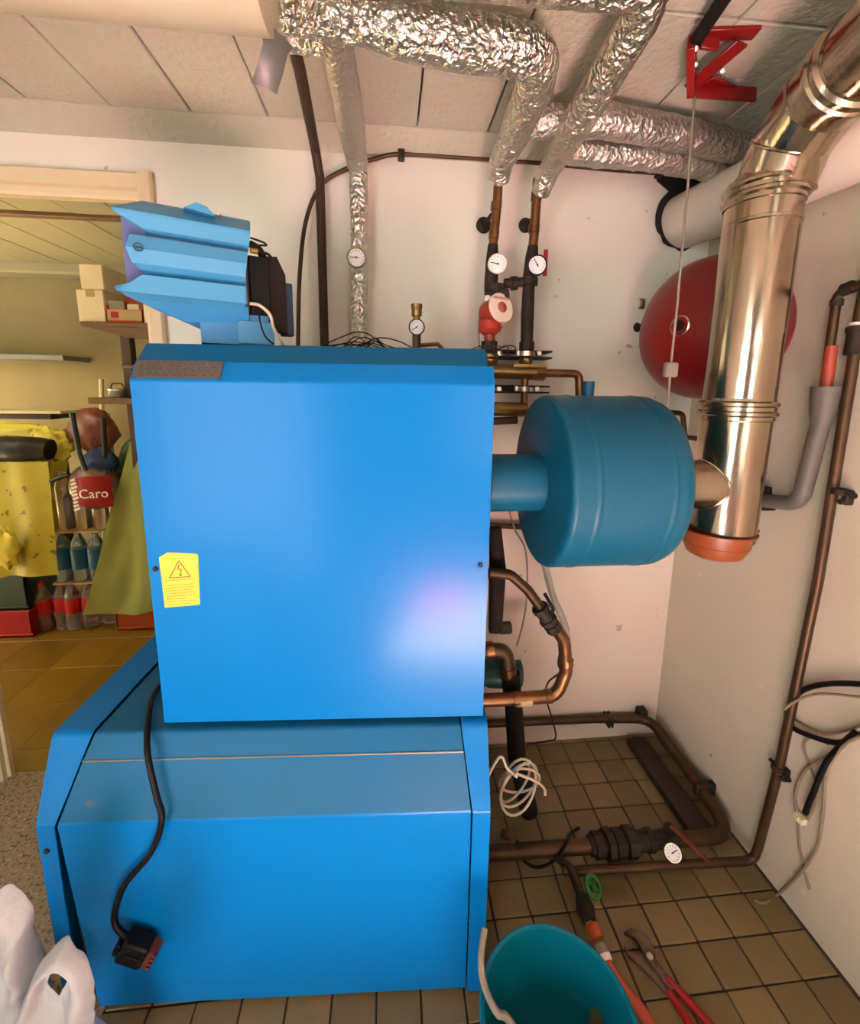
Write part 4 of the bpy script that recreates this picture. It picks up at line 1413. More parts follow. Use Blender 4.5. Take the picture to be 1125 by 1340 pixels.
gp = thing('green_pump', 'dark green pump low beside the boiler, behind a copper elbow', 'pump', (0.33, 1.14, 0.50))
c = Vector((0.350, 1.240, 0.482))
lathe(b, [(0, -0.05), (0.040, -0.05), (0.047, -0.03), (0.047, 0.045), (0.038, 0.056), (0, 0.058)], c, (1, -0.15, 0), 24)
obj('motor_body', b, 'green_pump', gp)
b = NB()
lathe(b, [(0.036, 0.056), (0.040, 0.058), (0.040, 0.072), (0.030, 0.076), (0, 0.076)], c, (1, -0.15, 0), 24)
obj('end_cap', b, 'green_pump', gp)
el = thing('pump_elbow', 'brown copper elbow and pipe standing in front of the dark green pump', 'pipe', (0.33, 1.06, 0.5))
b = NB()
tube(b, [(0.277, 1.175, 0.603), (0.352, 1.175, 0.605), (0.370, 1.175, 0.461)], 0.022, seg=16, bend=0.035)
obj('elbow', b, 'copper_dark', el)
b = NB()
cyl(b, (0.291, 1.175, 0.605), (0.312, 1.175, 0.607), 0.025)
obj('solder_joint', b, 'copper', el)
b = NB()
cyl(b, (0.362, 1.175, 0.548), (0.365, 1.175, 0.516), 0.0245)
obj('solder_joint', b, 'copper', el)
b = NB()
tube(b, [(0.296, 1.170, 0.678), (0.343, 1.170, 0.681)], 0.013, seg=8)
nut(b, (0.329, 1.170, 0.679), (0.362, 1.170, 0.680), 0.018, 6)
obj('union_nut', b, 'iron', el)
pipe('lagged_drop', 'thick dark lagged pipe sloping down to the floor beside the boiler', 'lagged pipe', [(0.372, 1.175, 0.526), (0.398, 1.160, 0.243), (0.446, 1.155, 0.040)], [0.026, 0.029, 0.029], 'lagging', seg=16, bend=0.06)
pipe('milky_hose', 'pale milky hose hanging down the back wall under the drum', 'hose', [(0.437, 1.300, 1.050), (0.497, 1.300, 0.857), (0.528, 1.280, 0.733), (0.563, 1.250, 0.640), (0.564, 1.220, 0.597)], 0.0115, 'milk', seg=10, curve=True)
pipe('sensor_lead', 'thin grey lead looping below the drum beside the boiler', 'cable', [(0.375, 1.330, 1.056), (0.406, 1.330, 0.940), (0.454, 1.340, 0.851), (0.472, 1.360, 0.681), (0.467, 1.370, 0.576), (0.449, 1.370, 0.489)], 0.0032, 'cable_grey', curve=True, seg=8)
pipe('dark_lead', 'thin dark lead looping down to the floor behind the copper U bend', 'cable', [(0.534, 1.200, 0.579), (0.548, 1.240, 0.504), (0.573, 1.280, 0.441), (0.543, 1.300, 0.390), (0.551, 1.330, 0.311), (0.600, 1.380, 0.180), (0.629, 1.400, 0.079), (0.585, 1.380, 0.084), (0.540, 1.457, 0.004)], 0.0030, 'darkbrown', curve=True, seg=8)

# ------------------------------------------------------------------ pipes along the floor
hp_ = thing('floor_pipe', 'dark heating pipe running along the floor and round the foot of both walls', 'pipe', (0.65, 1.02, 0.0))
b = NB()
tube(b, [(0.20, 1.03, 0.055), (0.72, 1.02, 0.055), (1.036, 1.015, 0.057), (1.038, 1.20, 0.075), (1.028, 1.435, 0.105), (0.80, 1.447, 0.108), (0.26, 1.447, 0.118)], [0.020, 0.020, 0.021, 0.019, 0.014, 0.0135], seg=16, bend=0.07)
obj('pipe_run', b, 'copper_dark', hp_)
b = NB()
q = Vector((0.864, 1.445, 0.100))
for dx in (-0.008, 0.006):
    box(b, (q.x + dx - 0.004, 1.425, q.z - 0.022), (q.x + dx + 0.004, 1.472, q.z + 0.020), 0.002)
obj('pipe_clip', b, 'iron', hp_)
b = NB()
box(b, (1.012, 1.14, 0.055), (1.081, 1.165, 0.098), 0.004)
box(b, (0.985, 1.435, 0.10), (1.02, 1.472, 0.135), 0.004)
obj('pipe_clip', b, 'iron', hp_)
vv = thing('floor_valve', 'heavy rusty valve with union nuts and a dark red lever on the floor pipe', 'valve', (0.72, 1.02, 0.0))
b = NB()
x = 0.585
for w, r_, sg in ((0.012, 0.026, 8), (0.026, 0.034, 8), (0.010, 0.024, 16), (0.020, 0.041, 8), (0.006, 0.030, 16), (0.026, 0.038, 8), (0.010, 0.026, 16), (0.026, 0.041, 8), (0.012, 0.030, 16), (0.03, 0.027, 16), (0.018, 0.031, 8)):
    cyl(b, (x, 1.022, 0.057), (x + w, 1.022, 0.057), r_, sg)
    x += w
obj('valve_body', b, 'iron', vv)
b = NB()
cyl(b, (x, 1.02, 0.057), (x + 0.075, 1.02, 0.062), 0.023, 12, 0.028)
cyl(b, (x + 0.045, 1.02, 0.06), (x + 0.048, 1.016, 0.105), 0.016, 8)
obj('lever_valve', b, 'iron', vv)
b = NB()
p, q = Vector((x + 0.047, 1.016, 0.108)), Vector((0.900, 0.940, 0.070))
strap(b, p, p.lerp(q, 0.3) + Vector((0, 0, 0.004)), 0.014, 0.004)
strap(b, p.lerp(q, 0.28) + Vector((0, 0, 0.004)), q, 0.013, 0.006)
obj('lever', b, mat('dark red lever', (0.14, 0.012, 0.010), 0.45), vv, label='dark red lever')
ft2 = thing('feed_pipe', 'thin copper feed pipe crossing the floor and climbing the right wall', 'pipe', (0.8, 0.95, 0.0))
b = NB()
tube(b, [(0.485, 0.972, 0.045), (0.524, 0.968, 0.045), (1.047, 0.950, 0.045), (1.055, 0.948, 0.10), (1.060, 0.932, 0.383), (1.060, 0.915, 0.924), (1.060, 0.920, 1.444), (1.060, 0.923, 1.562), (1.06, 0.915, 1.79)], 0.0115, seg=14, bend=0.04)
obj('pipe_run', b, 'copper_dark', ft2)
for u in (1, 2, 3):
    q = Vector({1: (1.060, 0.901, 1.155), 2: (1.060, 0.935, 0.370), 3: (1.060, 0.924, 1.499)}[u])
    b = NB()
    if u < 3:
        lathe(b, [(0.012, -0.008), (0.0165, -0.007), (0.0165, 0.007), (0.012, 0.008)], q, (0, 0, 1), 16)
        box(b, (q.x - 0.004, q.y - 0.032, q.z - 0.004), (q.x + 0.004, q.y + 0.028, q.z + 0.004), 0.001)
        box(b, (q.x, q.y - 0.020, q.z - 0.030), (1.081, q.y - 0.004, q.z + 0.006), 0.003)
        lathe(b, [(0.004, -0.003), (0.008, -0.003), (0.008, 0.003), (0.004, 0.003)], (q.x - 0.004, q.y - 0.034, q.z - 0.002), (1, 0, 0), 12)
        lathe(b, [(0.007, 0), (0.007, 0.006), (0, 0.007)], (q.x - 0.002, q.y - 0.012, q.z - 0.022), (-1, 0, 0), 10)
        obj('pipe_clamp', b, 'iron', ft2)
    else:
        lathe(b, [(0.012, -0.03), (0.017, -0.028), (0.017, 0.02), (0.020, 0.022), (0.020, 0.034), (0.012, 0.036)], q, (0, 0, 1), 16)
        obj('pipe_fitting', b, 'iron', ft2)
        b = NB()
        lathe(b, [(0.012, 0.036), (0.017, 0.037), (0.017, 0.043), (0.012, 0.044)], q, (0, 0, 1), 16)
        obj('white_ring', b, 'white', ft2, label='white sealing ring')
gauge('pressure_gauge', 'small white dial gauge standing up from the pipe on the floor', (0.797, 0.955, 0.093), (-0.35, -0.8, 0.75), 0.0225, 'zinc', 40, 'pressure gauge')
b = NB()
gs = Vector((0.809, 0.968, 0.070))
q = Vector((0.812, 0.962, 0.045))
tube(b, [q, (gs.x, gs.y, gs.z - 0.006)], 0.008, seg=10)
o = tag(obj('gauge_stem', b, 'brass'), 'short brass stem under the small dial gauge on the floor pipe', 'stem')
rebase(o)
tp = thing('drain_tap', 'rusty drain tap with green handwheel at the end of the floor pipe', 'tap', (0.50, 0.93, 0.0))
b = NB()
tube(b, [(0.468, 1.03, 0.050), (0.507, 0.965, 0.050), (0.505, 0.888, 0.055)], 0.0125, seg=12)
obj('branch_pipe', b, 'copper_dark', tp)
b = NB()
p, q = Vector((0.505, 0.902, 0.055)), Vector((0.502, 0.842, 0.055))
tube(b, [p, p.lerp(q, 0.5), q], [0.014, 0.024, 0.015], seg=10)
nut(b, p.lerp(q, 0.8), q, 0.019)
obj('tap_body', b, 'iron', tp)
wc = Vector((0.529, 0.889, 0.100))
b = NB()
tube(b, [p.lerp(q, 0.3), wc], 0.007, seg=8)
obj('spindle', b, 'iron', tp)
b = NB()
ax = (wc - p.lerp(q, 0.3)).normalized()
ax = Vector((0.35, -0.45, 0.8)).normalized()
fm = face_frame(wc, ax)
ring = []
for k in range(25):
    a = 2 * PI * k / 24
    ring.append(fm @ Vector((0.021 * math.cos(a), 0.021 * math.sin(a), 0)))
tube(b, ring, 0.0062, seg=8, cap=False)
for k in range(4):
    a = PI / 2 * k + 0.4
    tube(b, [fm @ Vector((0, 0, 0)), fm @ Vector((0.02 * math.cos(a), 0.02 * math.sin(a), 0))], 0.0042, seg=6)
lathe(b, [(0.008, -0.004), (0.008, 0.005), (0, 0.006)], wc, ax, 12)
obj('handwheel', b, 'green', tp, label='green plastic handwheel')

# orange garden hose on the tap
ho = thing('garden_hose', 'coral red garden hose with an orange coupling lying from the tap past the bucket', 'hose', (0.51, 0.75, 0.0))
p0, p1, p2, p3 = (Vector((0.504, 0.854, 0.050)), Vector((0.508, 0.835, 0.045)), Vector((0.510, 0.807, 0.040)), Vector((0.512, 0.790, 0.035)))
b = NB()
cyl(b, p0, p0.lerp(p1, 0.45), 0.0155)
obj('white_collar', b, 'white', ho, label='white collar next to the tap')
b = NB()
d = (p2 - p1)
lathe(b, [(0.0145, 0), (0.0175, 0.003), (0.0175, d.length * 0.5), (0.0155, d.length), (0.013, d.length)], p0.lerp(p1, 0.5), p2 - p0, 14)
obj('coupling', b, 'orange', ho, label='orange coupling')
b = NB()
cyl(b, p2, p3, 0.0145)
obj('coupling_end', b, 'cable_grey', ho)
b = NB()
q = p3 + (p3 - p2).normalized() * 0.012
cyl(b, p3, q, 0.0170)
obj('white_collar', b, 'white', ho, label='white collar on the hose end')
b = NB()
tube(b, [p3, (0.518, 0.766, 0.026), (0.540, 0.730, 0.016), (0.564, 0.685, 0.014), (0.60, 0.55, 0.014), (0.68, 0.42, 0.014)], 0.0128, seg=14, curve=True)
obj('hose', b, 'hose', ho)

# turquoise bucket
BX, BY, BR, BH = 0.302, 0.580, 0.140, 0.255
bu = thing('bucket', 'round turquoise plastic bucket at the right foot of the blue tank', 'bucket', (BX, BY, 0))
b = NB()
lathe(b, [(0, 0.0), (BR * 0.72, 0.0), (BR * 0.74, 0.006), (BR * 0.965, BH - 0.02), (BR * 0.97, BH - 0.003), (BR * 1.0, BH), (BR * 1.015, BH - 0.003), (BR * 1.02, BH + 0.002), (BR * 1.0, BH + 0.004), (BR * 0.955, BH + 0.002), (BR * 0.945, BH - 0.02), (BR * 0.72, 0.012), (0, 0.012)], (BX, BY, 0.001), (0, 0, 1), 72)
obj('bucket_body', b, 'bucket', bu)
for k in range(2):
    a = R(20 + 180 * k)
    b = NB()
    lathe(b, [(0.012, 0), (0.012, 0.006), (0, 0.007)], (BX + BR * 0.99 * math.cos(a), BY + BR * 0.99 * math.sin(a), BH - 0.02), (math.cos(a), math.sin(a), 0), 12)
    obj('handle_boss', b, 'bucket', bu)
pw = lathe(NB(), [(0, 0.0), (BR * 0.86, 0.0)], (BX, BY, 0.135), (0, 0, 1), 48, close=False)
wt = obj('water', pw, mat('water', (0.02, 0.22, 0.27), 0.03), bu, label='shallow clear water in the bucket')
wt['kind'] = 'stuff'
wp_ = wt.data.materials[0].node_tree.nodes['Principled BSDF']
wp_.inputs['Alpha'].default_value = 0.22
wp_.inputs['Transmission Weight'].default_value = 0.0
pipe('bucket_hose', 'milky hose hooked over the left rim of the turquoise bucket', 'hose', [(0.190, 0.696, 0.300), (0.175, 0.659, 0.285), (0.176, 0.629, 0.270), (0.192, 0.594, 0.265), (0.216, 0.587, 0.250), (0.29, 0.535, 0.15)], 0.0065, 'clear_hose', curve=True, seg=10)
ff = thing('hose_fitting', 'small brass fitting lying inside the turquoise bucket', 'fitting', (0.365, 0.59, 0.05))
b = NB()
q = Vector((0.405, 0.627, 0.160))
cyl(b, q + Vector((0, 0, -0.06)), q + Vector((0, 0, -0.006)), 0.009, 12)
nut(b, q + Vector((0, 0, -0.02)), q + Vector((0, 0, 0.0)), 0.014)
obj('nut', b, 'brass', ff)

# water pump pliers
pz = 0.012
pl_ = thing('pliers', 'rusty water pump pliers with red grips lying open on the floor tiles', 'pliers', (0.64, 0.75, 0.0))


def poly_plate(pix, z0, z1, bev=0.0015):
    bm = NB()
    prism(bm, [(p[0], p[1]) for p in pix], 'z', z0, z1, bev)
    return bm


obj('upper_jaw', poly_plate([(0.594, 0.839, 0.012), (0.610, 0.846, 0.012), (0.636, 0.840, 0.012), (0.649, 0.828, 0.012), (0.652, 0.809, 0.012), (0.649, 0.789, 0.012), (0.634, 0.773, 0.012), (0.621, 0.783, 0.012), (0.621, 0.809, 0.012), (0.618, 0.825, 0.012)], 0.008, 0.019), 'rust', pl_)
obj('lower_jaw', poly_plate([(0.586, 0.821, 0.012), (0.588, 0.803, 0.012), (0.604, 0.797, 0.012), (0.616, 0.807, 0.012), (0.626, 0.791, 0.012), (0.638, 0.767, 0.012), (0.651, 0.733, 0.012), (0.636, 0.728, 0.012), (0.617, 0.758, 0.012), (0.601, 0.781, 0.012), (0.583, 0.798, 0.012)], 0.001, 0.010), 'rust', pl_)
obj('upper_shank', poly_plate([(0.625, 0.776, 0.012), (0.643, 0.783, 0.012), (0.659, 0.746, 0.012), (0.658, 0.727, 0.012), (0.642, 0.726, 0.012), (0.638, 0.748, 0.012)], 0.009, 0.017), 'rust', pl_)
b = NB()
q = Vector((0.631, 0.787, 0.019))
lathe(b, [(0.0075, 0), (0.0075, 0.003), (0.005, 0.0045), (0, 0.0045)], (q.x, q.y, 0.018), (0, 0, 1), 14)
obj('pivot_bolt', b, 'zinc', pl_)
b = NB()
tube(b, [(0.649, 0.748, 0.014), (0.666, 0.723, 0.014), (0.682, 0.694, 0.014), (0.700, 0.664, 0.013)], [0.0075, 0.0088, 0.0092, 0.0085], seg=12)
obj('grip', b, 'grip', pl_)
b = NB()
tube(b, [(0.640, 0.728, 0.011), (0.648, 0.701, 0.010), (0.654, 0.674, 0.010), (0.661, 0.660, 0.010)], [0.0072, 0.0085, 0.0088, 0.0085], seg=12)
obj('grip', b, 'grip', pl_)

# white cable coil hanging at the boiler corner
cw = thing('cable_coil', 'coil of pale white cable tied up beside the right flank of the tank', 'cable', (0.33, 0.93, 0.15))
b = NB()
c = Vector((0.341, 0.970, 0.335))
for k, (rx, rz, ph, dx) in enumerate(((0.048, 0.068, 0.35, 0.0), (0.055, 0.062, 0.5, 0.004), (0.040, 0.068, 0.25, -0.004), (0.050, 0.058, 0.6, 0.008))):
    pts = []
    for j in range(25):
        a = 2 * PI * j / 24
        x, z = rx * math.cos(a), rz * math.sin(a)
        pts.append((c.x + dx + x * math.cos(ph) + z * math.sin(ph), c.y + 0.006 * k + 0.02 * math.sin(a + k), c.z - x * math.sin(ph) + z * math.cos(ph)))
    tube(b, pts, 0.0034, seg=8, cap=False)
tube(b, [(0.326, 0.950, 0.398), (0.379, 0.950, 0.371), (0.405, 0.950, 0.345), (0.408, 0.950, 0.326)], 0.0034, seg=8, curve=True)
tube(b, [(0.222, 0.97, 0.285), (0.280, 0.960, 0.438), (0.303, 0.950, 0.414), (0.329, 0.950, 0.387)], 0.0034, seg=8, curve=True)
tube(b, [(0.319, 0.945, 0.395), (0.345, 0.940, 0.441)], 0.0015, seg=6)
obj('coil', b, 'cable_white', cw)
b = NB()
lathe(b, [(0.010, 0), (0.013, 0.004), (0.013, 0.03), (0, 0.032)], (0.310, 1.000, 0.157), (0.8, -0.5, 0.15), 14)
o = tag(obj('copper_plug', b, 'copper'), 'copper coloured end plug low beside the tank under the cable coil', 'plug')
rebase(o)
pipe('black_hose_loop', 'thin black tube curving over the floor pipe by the tank', 'tube', [(0.366, 1.029, 0.090), (0.377, 1.013, 0.050), (0.420, 1.014, 0.010), (0.467, 1.008, 0.030), (0.499, 1.004, 0.085), (0.535, 1.049, 0.070), (0.576, 1.074, 0.060)], 0.0042, 'black', curve=True, seg=8)
b = NB()
box(b, (0.935, 1.06, 0.0), (1.012, 1.43, 0.030), 0.004)
o = tag(obj('floor_duct', b, 'brown_duct'), 'dark brown flat duct lying on the tiles along the foot of the right wall', 'duct')
rebase(o)

# ------------------------------------------------------------------ right wall fittings
gd = thing('drain_pipe', 'grey plastic drain pipe with funnel socket on the right wall', 'pipe', (1.04, 1.0, 1.05))
b = NB()
tube(b, [(1.045, 1.187, 1.095), (1.045, 1.082, 1.086), (1.045, 0.979, 1.103), (1.045, 0.957, 1.328)], 0.0195, seg=18, bend=0.05)
obj('pipe_run', b, 'grey', gd)
b = NB()
p, q = Vector((1.045, 0.957, 1.308)), Vector((1.045, 0.957, 1.399))
tube(b, [p, p.lerp(q, 0.3), p.lerp(q, 0.32), q], [0.020, 0.027, 0.031, 0.032], seg=20)
obj('socket', b, 'grey', gd)
b = NB()
q = Vector((1.045, 1.088, 1.091))
lathe(b, [(0.020, -0.007), (0.025, -0.006), (0.025, 0.006), (0.020, 0.007)], q, (0, -1, -0.12), 18)
box(b, (q.x - 0.006, q.y - 0.02, q.z + 0.018), (q.x + 0.008, q.y + 0.012, q.z + 0.036), 0.003)
box(b, (q.x - 0.006, q.y - 0.012, q.z - 0.034), (1.081, q.y + 0.008, q.z - 0.02), 0.003)
obj('pipe_clamp', b, 'iron', gd)
ov = thing('overflow_pipe', 'brown copper overflow pipe with orange sleeve entering the grey funnel socket', 'pipe', (1.04, 0.97, 1.40))
b = NB()
p = Vector((1.045, 0.959, 1.395))
tube(b, [p, (1.045, 0.966, 1.464), (1.045, 0.968, 1.612), (1.045, 0.942, 1.620), (1.045, 0.30, 1.70)], 0.010, seg=12, bend=0.03)
obj('copper_tube', b, 'copper_dark', ov)
b = NB()
tube(b, [p + Vector((0, 0, -0.01)), (1.045, 0.962, 1.494)], 0.0125, seg=14)
obj('sleeve', b, 'sleeve', ov, label='orange red plastic sleeve')
b = NB()
cyl(b, (1.045, 0.956, 1.618), (1.045, 0.935, 1.622), 0.0145, 12)
cyl(b, (1.045, 0.967, 1.600), (1.045, 0.967, 1.586), 0.013, 12)
obj('pipe_joint', b, 'iron', ov)
kc = thing('black_cable', 'loop of thick black cable hanging on the right wall behind the copper pipe', 'cable', (1.06, 0.85, 0.4))
b = NB()
tube(b, [(1.066, 0.702, 0.779), (1.066, 0.790, 0.731), (1.066, 0.869, 0.671), (1.070, 0.923, 0.606), (1.072, 0.947, 0.534), (1.070, 0.930, 0.502), (1.066, 0.874, 0.522), (1.064, 0.811, 0.560), (1.062, 0.768, 0.619), (1.066, 0.684, 0.750)], 0.0065, seg=10, curve=True)
tube(b, [(1.056, 0.773, 0.623), (1.056, 0.796, 0.567), (1.058, 0.822, 0.491), (1.062, 0.841, 0.383), (1.064, 0.852, 0.316)], 0.0062, seg=10, curve=True)
obj('cord', b, 'black', kc)
b = NB()
q = Vector((1.064, 0.862, 0.288))
box(b, (q.x - 0.008, q.y - 0.013, q.z - 0.009), (q.x + 0.010, q.y + 0.013, q.z + 0.009), 0.002)
box(b, (q.x - 0.011, q.y - 0.004, q.z - 0.006), (q.x - 0.006, q.y + 0.004, q.z + 0.006), 0.001)
obj('connector_block', b, 'card_white', kc, label='cream connector block on the cable end')
pipe('beige_wire', 'beige wire looping from the copper pipe across the upper part of the right wall', 'wire', [(1.045, 0.931, 0.553), (1.050, 0.912, 0.591), (1.068, 0.875, 0.640), (1.068, 0.786, 0.701), (1.068, 0.711, 0.745)], 0.0032, 'cable_beige', curve=True, seg=8)
pipe('beige_wire', 'beige wire sagging behind the black cable loop on the right wall', 'wire', [(1.072, 0.936, 0.525), (1.072, 0.891, 0.531), (1.070, 0.844, 0.555), (1.068, 0.796, 0.608), (1.068, 0.763, 0.656)], 0.0032, 'cable_beige', curve=True, seg=8)
pipe('beige_wire', 'long beige wire curving down the right wall onto the floor tiles', 'wire', [(1.050, 0.746, 0.643), (1.052, 0.786, 0.577), (1.066, 0.822, 0.469), (1.070, 0.816, 0.343), (1.070, 0.816, 0.251), (1.068, 0.843, 0.135), (1.075, 0.890, 0.006), (1.021, 0.876, 0.004), (0.994, 0.884, 0.004)], 0.0034, 'cable_beige', curve=True, seg=8)
pipe('beige_wire', 'beige wire dangling straight down from the cream connector block', 'wire', [(1.066, 0.866, 0.272), (1.070, 0.854, 0.204), (1.072, 0.835, 0.156), (1.072, 0.817, 0.125)], 0.003, 'cable_beige', curve=True, seg=8)
pipe('beige_wire', 'beige wire making a small loop above the cream connector block', 'wire', [(1.066, 0.869, 0.292), (1.070, 0.888, 0.331), (1.070, 0.876, 0.414), (1.066, 0.834, 0.496), (1.062, 0.807, 0.547)], 0.0032, 'cable_beige', curve=True, seg=8)
pipe('beige_wire', 'beige wire crossing behind the hanging black cable end', 'wire', [(1.074, 0.877, 0.519), (1.074, 0.891, 0.479), (1.074, 0.872, 0.441), (1.072, 0.845, 0.411), (1.070, 0.835, 0.366), (1.068, 0.847, 0.302)], 0.0030, 'cable_beige', curve=True, seg=8)

# ------------------------------------------------------------------ white plastic bags, front left
def bag_body(cx, cy, rx, ry, h, seed, top=0.35):
    bm = NB()
    m_, n_ = 40, 26
    rings = []
    for i in range(n_ + 1):
        t = i / n_
        z = h * t
        s = (0.80 + 0.5 * t * (1 - t) * 1.6) * (1 - (1 - top) * max(0, (t - 0.45) / 0.55) ** 1.3)
        ring = []
        for k in range(m_):
            a = 2 * PI * k / m_
            p = Vector((math.cos(a), math.sin(a), t * 2.0))
            w = 1 + 0.16 * noise.noise(p * 1.3 + Vector((seed, 0, 0))) + 0.08 * noise.noise(p * 4 + Vector((0, seed, 0)))
            fold = 0.03 * math.sin(a * 9 + 3 * noise.noise(p * 1.5)) * t
            ring.append(bm.verts.new((cx + rx * s * (w + fold) * math.cos(a), cy + ry * s * (w + fold) * math.sin(a), max(0.001, z + 0.012 * noise.noise(p * 3) * t))))
        rings.append(ring)
    for a, c in zip(rings, rings[1:]):
        for k in range(m_):
            bm.faces.new((a[k], a[(k + 1) % m_], c[(k + 1) % m_], c[k]))
    bm.faces.new(rings[0])
    bm.faces.new(rings[-1])
    return bm


def crumple(p, seed):
    q = p + Vector((seed, seed * 0.7, 0))
    r1 = 1 - abs(noise.noise(q * 9.0)) * 2
    r2 = 1 - abs(noise.noise(q * 21.0 + Vector((3, 1, 7)))) * 2
    return 0.013 * r1 + 0.008 * r2


def ribbon(bm, outer, inner, seed, th=0.004, bulge=0.022, n_r=14, sub=8):
    """crumpled sheet between two outlines of equal length, bulging to the front"""
    def dense(o):
        o = [Vector(p) for p in o]
        n = len(o)
        out = []
        for i in range(n):
            a, b_, c, d = o[i - 1], o[i], o[(i + 1) % n], o[(i + 2) % n]
            for k in range(sub):
                t = k / sub
                out.append(0.5 * ((2 * b_) + (c - a) * t + (2 * a - 5 * b_ + 4 * c - d) * t * t + (3 * b_ - a - 3 * c + d) * t ** 3))
        return out
    outer, inner = dense(outer), dense(inner)
    n = len(outer)
    rws = []
    for s in range(n_r + 1):
        t = s / n_r
        row = []
        for i in range(n):
            p = outer[i].lerp(inner[i], t)
            p = p + Vector((0, -1, 0)) * (bulge * math.sin(PI * min(1, t * 1.15)) + crumple(p, seed))
            row.append(bm.verts.new(p))
        rws.append(row)
    for a, c in zip(rws, rws[1:]):
        for i in range(n):
            bm.faces.new((a[i], a[(i + 1) % n], c[(i + 1) % n], c[i]))
    bmesh.ops.solidify(bm, geom=bm.faces[:], thickness=th)
    return bm


bg = thing('plastic_bag', 'white plastic bag with a holed handle leaning on the lower left front of the tank', 'bag', (-0.60, 0.66, 0))
obj('bag_body', bag_body(-0.600, 0.690, 0.052, 0.045, 0.22, 3.1, 0.5), 'bag', bg, sharp=70)
ou = [(-0.501, 0.605, 0.535), (-0.487, 0.605, 0.516), (-0.474, 0.605, 0.487), (-0.468, 0.605, 0.449), (-0.473, 0.605, 0.395), (-0.488, 0.605, 0.324), (-0.508, 0.605, 0.235), (-0.578, 0.605, 0.231), (-0.622, 0.605, 0.273), (-0.596, 0.605, 0.367), (-0.565, 0.605, 0.445), (-0.537, 0.605, 0.502)]
inn = [(-0.515, 0.605, 0.479), (-0.509, 0.605, 0.478), (-0.505, 0.605, 0.471), (-0.506, 0.605, 0.461), (-0.510, 0.605, 0.449), (-0.516, 0.605, 0.439), (-0.521, 0.605, 0.430), (-0.525, 0.605, 0.434), (-0.530, 0.605, 0.445), (-0.533, 0.605, 0.458), (-0.531, 0.605, 0.469), (-0.525, 0.605, 0.476)]
obj('bag_handle', ribbon(NB(), ou, inn, 1.7), 'bag', bg, sharp=70)
bg2 = thing('plastic_bag', 'crumpled white plastic bag at the left edge, taller with a peaked top', 'bag', (-0.76, 0.74, 0))
obj('bag_body', bag_body(-0.785, 0.775, 0.075, 0.06, 0.36, 8.4, 0.45), 'bag', bg2, sharp=70)
ou = [(-0.680, 0.655, 0.527), (-0.642, 0.655, 0.564), (-0.617, 0.655, 0.578), (-0.600, 0.655, 0.556), (-0.587, 0.655, 0.520), (-0.594, 0.655, 0.483), (-0.592, 0.655, 0.434), (-0.588, 0.655, 0.377), (-0.610, 0.655, 0.260), (-0.686, 0.655, 0.166), (-0.768, 0.655, 0.199), (-0.723, 0.655, 0.414)]
cc = sum((Vector(p) for p in ou), Vector()) / 12
obj('bag_flap', ribbon(NB(), ou, [cc.lerp(Vector(p), 0.03) for p in ou], 5.2, 0.003, 0.035), 'bag', bg2, sharp=70)

# ------------------------------------------------------------------ store room contents
def carton(name, label, lo, hi, m, rz=0.0, group=None):
    t = thing(name, label, 'box', ((lo[0] + hi[0]) / 2, (lo[1] + hi[1]) / 2, lo[2]), rz)
    if group:
        t['group'] = group
    b = box(NB(), lo, hi, 0.003)
    obj('carton', b, m, t, flat=True)
    b = box(NB(), (lo[0] + 0.002, lo[1] - 0.0008, hi[2] - 0.0035), (hi[0] - 0.002, lo[1] + 0.01, hi[2] - 0.0015))
    obj('lid_edge', b, 'card', t, flat=True)
    return t


ws = thing('wooden_shelf', 'brown wooden shelf board with tapered bracket and post in the store room', 'shelf', (-1.5, 2.5, 1.2))
b = NB()
Y0 = 2.42
s0, s1 = Vector((-1.525, 2.420, 1.694)), Vector((-1.173, 2.420, 1.692))
b = box(NB(), (s0.x, 2.40, s0.z - 0.022), (-0.64, 2.78, s0.z), 0.002)
obj('shelf_board', b, 'wood', ws, flat=True)
b = NB()
prism(b, [(s0.x + 0.005, s0.z - 0.020), (-0.64, s0.z - 0.022), (-0.64, s0.z - 0.075), (-1.32, s0.z - 0.072)], 'y', 2.415, 2.445)
obj('bracket', b, 'wood', ws, flat=True)
p = Vector((-1.368, 2.500, 1.617))
b = box(NB(), (p.x - 0.024, 2.48, 0.0), (p.x + 0.024, 2.53, s0.z - 0.02), 0.002)
obj('post', b, 'wood_dark', ws, flat=True)
b = box(NB(), (p.x - 0.02, 2.46, 1.47), (-0.64, 2.50, 1.49), 0.002)
obj('cross_batten', b, 'wood', ws, flat=True)
l0 = Vector((-1.532, 2.420, 1.304))
b = box(NB(), (l0.x, 2.40, l0.z - 0.018), (-0.64, 2.75, l0.z + 0.014), 0.002)
obj('lower_board', b, 'wood', ws, flat=True)
zt = s0.z + 0.001


def wx(u):
    return {103: (-1.540, 2.430, 1.772), 106: (-1.513, 2.430, 1.918), 137: (-1.403, 2.430, 1.922), 139: (-1.411, 2.430, 1.776), 155: (-1.338, 2.430, 1.924), 187: (-1.236, 2.430, 1.782), 203: (-1.178, 2.430, 1.783)}[u][0]


